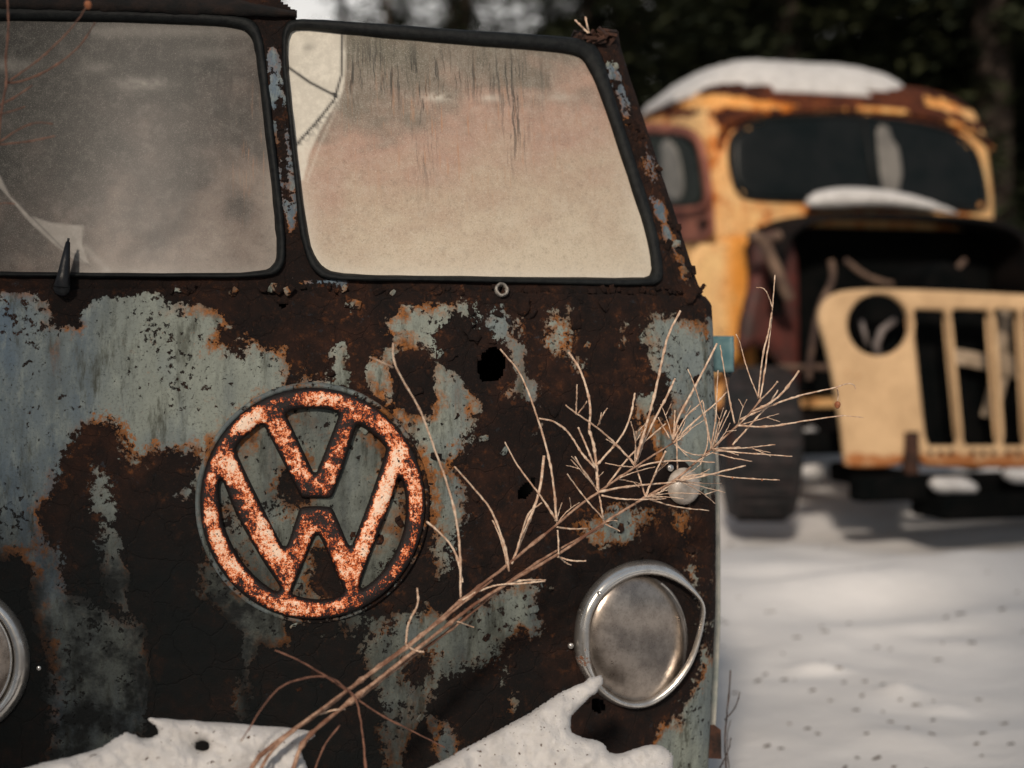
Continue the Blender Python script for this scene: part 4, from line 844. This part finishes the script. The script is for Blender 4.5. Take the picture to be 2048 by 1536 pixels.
for z in zs:
    h = float(hw(z)); dp = float(CD-vf0(z))
    for k in range(na):
        a = 2*math.pi*k/na; ca, sa = math.cos(a), math.sin(a)
        V.append((h*(1.11 if ca > 0 else 1)*math.copysign(abs(ca)**(2/NE), ca), CD+dp*math.copysign(abs(sa)**(2/NE), sa), z))
V = np.array(V); Wd = np.array([tw(q) for q in V]); P = project(Wd)
s = np.full(len(P), 10.5)
for q in ([(1500, 190), (1560, 208), (1700, 222), (1850, 232), (1960, 265), (1990, 240), (1960, 200), (1820, 170), (1500, 150)], [(1240, 170), (1500, 160), (1500, 195), (1440, 190), (1240, 178)],
          [(1700, 205), (1840, 212), (1930, 232), (1960, 262), (1880, 258), (1700, 232)], [(1415, 225), (1450, 215), (1520, 220), (1500, 240), (1460, 262), (1440, 300), (1435, 250)],
          [(1240, 200), (1330, 205), (1420, 225), (1380, 235), (1240, 225)], [(1980, 300), (2000, 330), (1996, 360), (1980, 340)]): s = np.minimum(s, -sdf(P, q)*1.6)
for q in ([(1700, 185), (1760, 190), (1790, 205), (1740, 210), (1700, 205)], [(1540, 205), (1590, 208), (1590, 222), (1545, 222)], [(1605, 215), (1650, 215), (1650, 230), (1605, 230)], [(1850, 195), (1960, 225), (1950, 240), (1850, 215)]): s = np.maximum(s, sdf(P, q)*1.5)
tint = np.clip(.15+.9*(np.exp(-((P[:, 0]-1475)/32)**2)*(P[:, 1] > 470)) + .6*(P[:, 1] < 215) + fbm(P[:, 0]/50, P[:, 1]/50, 3, 7)*.7, 0, 1)
F = grid_faces(len(zs), na, wrap=True); F.append(tuple(range(na))[::-1])
mesh('cab', V, F, M_truck, truck, True, {'sdf': np.clip(s/9, -3.5, 3.5), 'tint': tint})
# windscreen
M_tglass = plain('dark_truck_glass', (.006, .009, .010), (.012, .014, .015), 3, .3, 0, .08)
WS = [(1480, 262), (1520, 243), (1600, 236), (1720, 236), (1840, 250), (1914, 272), (1944, 300), (1960, 350), (1968, 400), (1962, 416), (1930, 418), (1860, 408), (1700, 400), (1500, 398), (1476, 380), (1462, 330), (1462, 285)]
def tpl(poly, vfn, T, step, name, mat, parent, Rr=8, Tb=None, holes=(), rough=0, noff=0.0, **k):
    def mp(px, py, h): q = tpix(px, py, vfn); return (q[0], q[1]+h-noff, q[2])
    return pillow(name, poly, mp, T, T if Tb is None else Tb, Rr, step, holes, mat, parent, rough, **k)
ws_ = tpl(chaikin(WS, 2), lambda u, z: cabfront(u, z), .004, 12, 'windscreen', M_tglass, truck, noff=.012)
def tstrip(name, inn, out, mat, parent, vfn, h0, hgt, seg=5, closed=True):
    return strip(name, inn, out, mat, parent, h0, h0, hgt, seg, surf=lambda x, y, o_: (lambda q: np.array([q[0], q[1]-o_, q[2]]))(tpix(x, y, vfn)), closed=closed)
wo = chaikin([((x-1718)*1.035+1718, (y-325)*1.09+325) for x, y in WS], 2)
tstrip('window_frame', chaikin(WS, 2), wo, M_rubber, ws_, lambda u, z: cabfront(u, z), .010, .012)
mb = MB(); mb.tube([tuple(tpix(1728, 236, lambda u, z: cabfront(u, z)-.022)), tuple(tpix(1752, 402, lambda u, z: cabfront(u, z)-.022))], .014, 6); mb.build('centre_bar', M_rubber, ws_)
tpl(jitter([(1745, 250), (1772, 250), (1782, 275), (1795, 300), (1800, 330), (1796, 395), (1768, 400), (1755, 330)], 8, 1), lambda u, z: cabfront(u, z), .002, 6, 'dusty_patch', plain('pale_frost_film', (.10, .095, .088), (.17, .16, .145), 6, .6), ws_, noff=.018)
# visor rim above the screen
mb = MB(); p = chaikin([(1440, 262), (1470, 238), (1540, 222), (1700, 216), (1850, 228), (1950, 262), (1985, 300)], 2, False)
mb.tube([tuple(tpix(x, y, lambda u, z: cabfront(u, z)-.02)) for x, y in p], .018, 6); o = mb.build('drip_rail', M_truck, truck); setattr_(o.data, sdf=fbm(np.array(mb.V)[:, 0]*6, np.array(mb.V)[:, 2]*6, 3, 9)*6-.4, tint=np.full(len(mb.V), .6))
# door on the left flank with window
UL = -.915
def sdpl(poly, T, step, name, mat, parent, Rr=8, noff=0.0):
    def mp(px, py, h): q = _ts(px, py, UL); return (q[0]+h-noff, q[1], q[2])
    return pillow(name, poly, mp, T, T, Rr, step, (), mat, parent)
door = sdpl(chaikin([(1225, 245), (1300, 245), (1380, 252), (1408, 275), (1420, 330), (1430, 420), (1434, 484), (1340, 486), (1225, 486)], 2), .012, 8, 'cab_door', M_red, truck, noff=.006)
sdpl(chaikin([(1240, 268), (1330, 266), (1385, 272), (1402, 300), (1412, 360), (1416, 402), (1400, 414), (1330, 418), (1240, 418)], 2), .004, 8, 'door_window', plain('green_black_glass', (.008, .012, .010), (.020, .026, .020), 3, .3, 0, .1), door, noff=.026)
sdpl(chaikin([(1328, 278), (1362, 280), (1378, 340), (1380, 400), (1340, 404), (1330, 350)], 2), .002, 8, 'window_curtain', plain('grey_cloth', (.16, .155, .14), (.24, .23, .21), 6, .8), door, noff=.034)
def mstrip(name, pts, r, mat, parent, u):
    mb = MB(); mb.tube([tuple(_ts(x, y, u)) for x, y in pts], r, 6); return mb.build(name, mat, parent)
mstrip('window_frame', chaikin([(1240, 262), (1330, 260), (1388, 268), (1405, 296), (1416, 360), (1420, 404), (1402, 420), (1330, 422), (1240, 422)], 2, False), .022, M_red, door, UL-.03)
mstrip('door_handle', [(1398, 448), (1412, 444)], .016, M_dark, door, UL-.04)
# cargo body behind the cab (hidden behind the van from here)
MB().box((0, 2.35, 1.30), (1.7, 1.9, .9)).build('cargo_box', M_rustdark, truck, False)
MB().box((-.36, 1.2, .62), (.12, 4.4, .16)).build('chassis_rail', M_dark, truck, False); MB().box((.36, 1.2, .62), (.12, 4.4, .16)).build('chassis_rail', M_dark, truck, False)
# snow on roof / cowl : things of their own
RS = [(1200, 176), (1235, 150), (1290, 130), (1380, 115), (1480, 111), (1600, 114), (1700, 124), (1790, 143), (1826, 162), (1832, 180), (1780, 181), (1640, 172), (1480, 162), (1350, 166), (1250, 178)]
xs_ = np.linspace(-.90, .62, 56); ys_ = np.linspace(.16, 1.56, 34); V = []
def rooftop(u, v):
    zz = 0
    for z in np.linspace(2.30, 2.64, 60):
        h = float(hw(z)); dp = CD-float(vf0(z))
        if (abs(u)/h)**NE+(abs(v-CD)/dp)**NE <= 1: zz = z
    return zz if zz else 2.30
top = []; bot = []
for v in ys_:
    for u in xs_:
        a = (u-(-.13))/.74; b = (v-.86)/.67; r = abs(a)**3.0+abs(b)**3.0
        h = .125*max(0, 1-r)**.55*(1-.05*a+.03*math.sin(u*9)+.14*float(fbm(u*4, v*4, 3, 5))); z0 = rooftop(u, v)
        top.append((u, v, max(z0, 2.53)+h if r < 1 else max(z0, 2.50))); bot.append(r < 1.0)
V = np.array(top); keepb = bot
o = mesh('roof_snow', V+np.array([0, 0, .004]), grid_faces(34, 56, lambda a, b, c, d: keepb[a] or keepb[b] or keepb[c] or keepb[d]), M_snow, None, True, M=Matrix(((tx[0], ty[0], 0, T0[0]), (tx[1], ty[1], 0, T0[1]), (0, 0, 1, 0), (0, 0, 0, 1))))
o.modifiers.new('s', 'SOLIDIFY').thickness = .03; tag(o, 'smooth thick cap of snow on the old truck roof', 'snow')
def tW(px, py, v): return tw(tpix(px, py, v))
CS = [(1608, 400), (1625, 384), (1680, 374), (1740, 376), (1800, 384), (1860, 400), (1930, 430), (1900, 428), (1820, 418), (1740, 414), (1680, 418), (1612, 420)]
pillow('cowl_snow', chaikin(CS, 2), lambda px, py, h: tW(px, py, -.14+h*1.0), .07, .12, 22, 6, label='low strip of snow under the truck windscreen', cat='snow')
def under_snow(poly, v, lab): pillow('snow_patch', jitter(poly, 5), lambda px, py, h: tW(px, py, v+h*1.0), .08, .08, 20, 7, label=lab, cat='snow')
under_snow([(1850, 962), (1880, 952), (1930, 954), (1955, 966), (1960, 986), (1930, 990), (1870, 988)], -1.48, 'small melting snow patch on the dark beam below the grille')
under_snow([(1998, 938), (2048, 934), (2110, 940), (2100, 965), (2030, 968), (2005, 958)], -1.50, 'snow patch under the right end of the cream grille at the frame edge')
under_snow([(1600, 858), (1630, 848), (1660, 862), (1668, 885), (1648, 910), (1612, 905), (1600, 890)], -.30, 'snow lump seen in the gap between the truck tyre and the grille')
under_snow([(1596, 930), (1640, 925), (1655, 945), (1640, 965), (1600, 960)], -.30, 'lower snow lump just right of the truck front tyre')
# hood shell, firewall, engine bay darkness
def arch(u, v): return 0
mb = MB(); V = []
for j, v in enumerate(np.linspace(.02, -.42, 8)):
    for k in range(25):
        a = math.pi*k/24; u = .10-.76*math.copysign(abs(math.cos(a))**.55, math.cos(a))*(1-.02*j/7); z = 1.25+.52*max(0, math.sin(a))**.32-.03*j/7
        V.append((u, v, z))
o = mesh('hood', V, grid_faces(8, 25), M_dark, truck); o.modifiers.new('s', 'SOLIDIFY').thickness = .03
MB().box((.10, -.04, 1.26), (1.44, .03, .92)).build('firewall', M_blackp, truck, False)
mb = MB(); mb.box((.02, -.55, 1.0), (.46, .7, .5)); mb.tube([(.02, -.9, 1.36), (.02, -.3, 1.36)], .12, 12); bevel(mb.build('engine_block', M_blackp, truck, False), .03)
MB().box((.0, -.98, .92), (1.0, .10, .78)).build('radiator', M_blackp, truck, False)
# torn fender sheets, red-brown, on the left
def sheet(name, poly, v, mat, T=.02, step=9, Rr=14, parent=truck, bulge=None):
    return tpl(chaikin(poly, 2), v, T, step, name, mat, parent, Rr)
sheet('fender', [(1500, 470), (1560, 455), (1588, 480), (1596, 560), (1600, 700), (1592, 830), (1578, 770), (1540, 700), (1500, 690), (1470, 720), (1478, 640), (1500, 560)], lambda u, z: -.25, plain('dark_red_fender_steel', (.10, .022, .016), (.03, .014, .012), 5, .6), .05)
tpl(chaikin([(1370, 490), (1440, 486), (1482, 470), (1498, 540), (1510, 620), (1495, 690), (1462, 740), (1420, 760), (1370, 760)], 2), lambda u, z: -.03, .02, 9, 'cowl_side', M_truck, truck, 14)
o = bpy.data.objects[[x.name for x in truck.children if x.name.startswith('cowl_side')][0]]; n_ = len(o.data.vertices); setattr_(o.data, sdf=np.full(n_, 2.6), tint=np.array([max(0, min(1, (project(tw(np.array(v.co)))[0]-1440)/30)) for v in o.data.vertices]))
mb = MB()
for p, r in (([(1662, 520), (1668, 560), (1640, 610), (1622, 700), (1618, 760)], .018), ([(1520, 470), (1545, 520), (1580, 600)], .03), ([(1690, 520), (1740, 560), (1820, 575), (1890, 560), (1930, 520)], .016), ([(1500, 470), (1530, 480), (1560, 470)], .03), ([(1560, 735), (1660, 735)], .02)):
    q = chaikin(np.array(p, float), 2, False); mb.tube([tuple(tpix(x, y, -.55)) for x, y in q], r, 6)
mb.build('engine_pipework', plain('brown_bent_pipe', (.05, .03, .024), (.20, .13, .09), 6, .8), truck)
# wheel
def wheel(u, v, z, r, w, ry):
    mb = MB(); M_ = Matrix.Translation((u, v, z)) @ Matrix.Rotation(ry, 4, 'Z') @ Matrix.Rotation(R(90), 4, 'Y')
    mb.lathe([(r*.56, -w*.42), (r*.82, -w*.5), (r*.96, -w*.46), (r, -w*.34), (r, w*.34), (r*.96, w*.46), (r*.82, w*.5), (r*.56, w*.42)], M_, 48)
    o = mb.build('wheel', M_tyre, truck)
    mb = MB(); mb.lathe([(r*.57, -w*.36), (r*.5, -w*.2), (r*.22, -w*.3), (.001, -w*.3)], M_, 32); mb.lathe([(r*.57, w*.36), (r*.5, w*.2), (r*.22, w*.3), (.001, w*.3)], M_, 32); mb.build('rim', M_red, o)
    mb = MB()
    for k in range(32):
        a = 2*math.pi*k/32; q = M_ @ Vector((r*math.cos(a), r*math.sin(a), 0)); mb.box(q, (.03, .012, w*.7), (M_.to_3x3() @ Matrix.Rotation(a, 3, 'Z')))
    mb.build('tread', M_tyre, o)
q = tpix(1512, 888, -.85); wheel(q[0]+.02, q[1], q[2], .365, .33, R(-18))
q2 = tpix(1512, 892, -.85); wheel(-q[0]*.95, q[1], q[2], .375, .26, R(-18)); wheel(-.75, 2.6, q[2], .385, .26, 0); wheel(.75, 2.6, q[2], .385, .26, 0)
mb = MB(); mb.tube([(-.8, -.85, q[2]), (.8, -.85, q[2])], .06, 10); mb.tube([(.2, -.85, q[2]), (.2, -.7, q[2])], [.16, .05], 12); mb.build('front_axle', M_blackp, truck)
# low beam and winch under the grille
mb = MB(); mb.box((.1, -1.36, .40), (1.7, .12, .12)); mb.box((-.45, -1.0, .42), (.12, .7, .10)); mb.box((.55, -1.0, .42), (.12, .7, .10)); mb.box((.05, -1.40, .32), (.9, .3, .12))
bevel(mb.build('front_beam', M_blackp, truck, False), .02)
# grille panel
VG = -1.30
def g2(px, py): q = tpix(px, py, VG); return (q[0], q[2])
GH = 2.0
outer = chaikin([(1636, 640), (1642, 610), (1662, 588), (1700, 578), (1800, 578), (1950, 584), (2060, 590), (2200, 598), (2240, 612), (2262, 650), (2250, 760), (2215, 945), (2120, 945), (2048, 936), (1860, 934), (1840, 930), (1836, 895), (1833, 868), (1810, 868), (1806, 900), (1802, 934), (1692, 936), (1688, 920), (1680, 830), (1655, 700)], 2)
loopsG = [outer, [(1755+62*math.cos(a), 650+62*math.sin(a)) for a in np.linspace(0, 6.283, 33)[:-1]], [(2175+52*math.cos(a), 672+56*math.sin(a)) for a in np.linspace(0, 6.283, 33)[:-1]]]
for x0, x1, b0, b1 in ((1821, 1890, 1849, 1915), (1896, 1978, 1922, 1997), (1981, 2036, 2001, 2049), (2041, 2092, 2055, 2100), (2096, 2128, 2104, 2132)):
    loopsG.append(chaikin([(x0, 619), (x1, 621), (b1, 891), (b0, 891)], 2, True, .08))
LG2 = [[g2(x, y) for x, y in L] for L in loopsG]
def gfn(co): return np.stack([co[:, 0], VG-co[:, 2]+.03*(np.clip(abs(co[:, 0]-.0)-.5, 0, 9))**1.2, co[:, 1]], 1)
t = NT('cream_enamel_rust_edges'); n = t.noise(5, 6, .65); c = t.mix(t.step(n, .35, .7), (.62, .42, .235), (.50, .33, .18))
c = t.mix(t.M('MULTIPLY', t.step(t.noise(38, 6, .75), .56, .72), .4), c, (.26, .15, .07)); t.bump(t.noise(7, 4, .6), .02); c = t.mix(t.M('MULTIPLY', t.step(t.M('ADD', t.noise(14, 5, .7), t.attr('edge')), .62, .85), .9), c, (.34, .11, .025)); M_cream = t.out(c, .6, 0, .3)
gr = curve_plate('grille_panel', LG2, .05, .018, gfn, M_cream, truck)
gv = np.array([v.co for v in gr.data.vertices]); pg = project(np.array([tw(q) for q in gv])); setattr_(gr.data, edge=np.clip((pg[:, 1]-900)/40, 0, .35)+.22*np.exp(-(np.hypot(pg[:, 0]-1755, pg[:, 1]-650)-57)**2/30))
mb = MB(); p0 = tpix(1821, 868, VG-.03); mb.box((p0[0], p0[1], p0[2]-.12), (.06, .05, .26)); mb.build('tow_bracket', M_rustdark, gr, False)
mb = MB()
for x in (1860, 1880, 1900, 1945, 1965, 1985, 2015, 2035):
    q = tpix(x, 905, VG-.027); mb.lathe([(.012, 0), (.012, .01), (.001, .012)], Matrix.Translation(Vector(q)) @ Matrix.Rotation(R(90), 4, 'X'), 8)
mb.build('rivet', M_rustdark, gr)
# cooling fan seen through the bars, bits in the lamp hole
fc = tpix(2005, 730, -1.12); mb = MB()
for a in (.35, 1.85, 3.3, 4.75):
    L = .27; M_ = Matrix.Rotation(a, 3, 'Y') @ Matrix.Rotation(.35, 3, 'X'); mb.box(Vector(fc)+Matrix.Rotation(a, 3, 'Y') @ Vector((.5*L, 0, 0)), (L, .012, .085), M_)
mb.lathe([(.06, -.02), (.06, .03), (.001, .035)], Matrix.Translation(Vector(fc)) @ Matrix.Rotation(R(90), 4, 'X'), 16); bevel(mb.build('cooling_fan', plain('dull_tan_metal', (.20, .15, .10), (.36, .28, .20), 8, .7), truck, False), .006)
mb = MB(); c_ = [tpix(x, y, -1.15) for x, y in ((1790, 640), (1764, 660), (1752, 690), (1760, 720))]; mb.tube(c_, .018, 8); mb.tube([tpix(1722, 640, -1.1), tpix(1735, 690, -1.1)], .012, 8); mb.build('lamp_conduit', plain('grey_brown_hose', (.09, .075, .07), (.20, .17, .16), 8, .6), truck)

# ================================================================== TREES
def conifer_mesh(seed, H, Rb, n_wh):
    rs = random.Random(seed); V = []; F = []
    for w in range(n_wh):
        t_ = w/n_wh; z = H*(.06+.93*t_); L = Rb*(1-t_)**.8*rs.uniform(.8, 1.15)+.15; nb = int(9-4*t_)
        for b in range(nb):
            a = rs.uniform(0, 6.283); Lb = L*rs.uniform(.65, 1.15); droop = rs.uniform(.15, .45)*Lb
            nseg = max(3, int(Lb/.16))
            for s_ in range(nseg):
                q = (s_+.6)/nseg; x = Lb*q; zz = z-droop*q*q+.1*q
                for k in range(5):
                    da = rs.gauss(0, .10+.16*(1-q)); xx = x+rs.uniform(-.1, .1); cx, cy, cz = xx*math.cos(a+da), xx*math.sin(a+da), zz+rs.gauss(0, .07)
                    l = rs.uniform(.10, .24); ww = rs.uniform(.03, .07); ang = a+rs.uniform(-1.1, 1.1); up = rs.uniform(-.7, .25); i = len(V)
                    dx, dy, dz = l*math.cos(ang), l*math.sin(ang), l*up
                    V += [(cx-dy*ww/l, cy+dx*ww/l, cz), (cx+dy*ww/l, cy-dx*ww/l, cz), (cx+dx, cy+dy, cz+dz)]; F.append((i, i+1, i+2))
    return V, F
t = NT('dark_fir_needles'); c = t.mix(t.step(t.noise(2.2, 5, .6), .38, .65), (.016, .022, .013), (.045, .050, .022)); M_fir = t.out(c, .8, 0, .15)
M_trunk = plain('fir_bark', (.03, .022, .018), (.09, .065, .05), 8, .9)
protoT = []
def make_tree(i, H, Rb, nw):
    e = empty('conifer_tree'); V, F = conifer_mesh(100+i, H, Rb, nw); mesh('crown', V, F, M_fir, e, False)
    mb = MB(); mb.tube([(0, 0, -.4), (.02, 0, H*.4), (0, .02, H*.97)], [.22, .14, .02], 10); mb.build('trunk', M_trunk, e); return e
LT = 'dark conifer standing in the wood behind the vehicles'
protoT = [make_tree(0, 11, 2.3, 52), make_tree(1, 9.5, 2.0, 46), make_tree(2, 12.5, 2.5, 58)]
def put(k, x, y, sc_, rz, first):
    src = protoT[k]
    if first: o = src
    else:
        o = src.copy(); C.objects.link(o)
        for ch in src.children: c2 = ch.copy(); C.objects.link(c2); c2.parent = o
    o.location = (x, y, float(gz(x, y))-.1); o.rotation_euler = (0, 0, rz); o.scale = (sc_,)*3
    tag(o, LT, 'tree', 'conifers behind the vehicles'); return o
used = set(); spots = []
for y, x0, x1, st in ((13.5, 3.0, 8.0, 1.7), (17, -.9, 9.5, 2.0), (21.5, -8, 12, 2.3), (27, -11, 15, 1.5)):
    x = x0
    while x < x1: spots.append((x+random.uniform(-.4, .4), y+random.uniform(-1, 1))); x += st
def gap(x, y):
    px = 1024+FPX*x/y
    return 380 < px < 1130
for (x, y) in spots:
    if gap(x, y) and y < 24: continue
    k = random.randrange(3); put(k, x, y, random.uniform(.70, .86)*(1.25 if 820 < 1024+FPX*x/y < 940 else 1) if gap(x, y) else random.uniform(.85, 1.2), random.uniform(0, 6.28), k not in used); used.add(k)
# unseen trees added left of and behind the viewpoint to shade the left of the van and the near snow
for x, y, sc_ in ((-2.95, -3.2, .86), (-4.4, -4.6, .95), (.45, -4.6, .62), (-7.5, -3.0, .9)):
    o = put(0, x, y, sc_, random.uniform(0, 6), False); tag(o, 'unseen conifer added behind the camera to shade the van and near snow', 'tree', 'added shade conifers out of view')
for x, y, sc_ in ((-2.1, 24, .82), (-1.0, 23.5, .78), (-3.6, 25.5, .60)): put(1, x, y, sc_, random.uniform(0, 6), False)
# far wood
V, F = [], []
base = [conifer_mesh(200+i, 11, 2.4, 26) for i in range(2)]
VV = []; FF = []
for k in range(60):
    y = random.uniform(34, 52); x = random.uniform(-22, 34)
    px = 1024+FPX*x/y; h = random.uniform(.75, 1.1)*(1.5 if px > 1120 else 1.0)*(.72 if 400 < px < 1120 else 1)
    bv, bf = base[k % 2]; rz = random.uniform(0, 6.28); ca, sa = math.cos(rz), math.sin(rz); z0 = float(gz(x, y))-.2; A_n = np.array(bv)
    Q = np.stack([x+h*1.3*(A_n[:, 0]*ca-A_n[:, 1]*sa), y+h*1.3*(A_n[:, 0]*sa+A_n[:, 1]*ca), z0+h*A_n[:, 2]], 1); off = sum(len(v) for v in VV); VV.append(Q); FF.append(np.array(bf)+off)
o = mesh('distant_forest', np.vstack(VV), np.vstack(FF), M_fir, None, False); tag(o, 'distant mass of dark conifers closing the background', 'forest', kind='stuff')
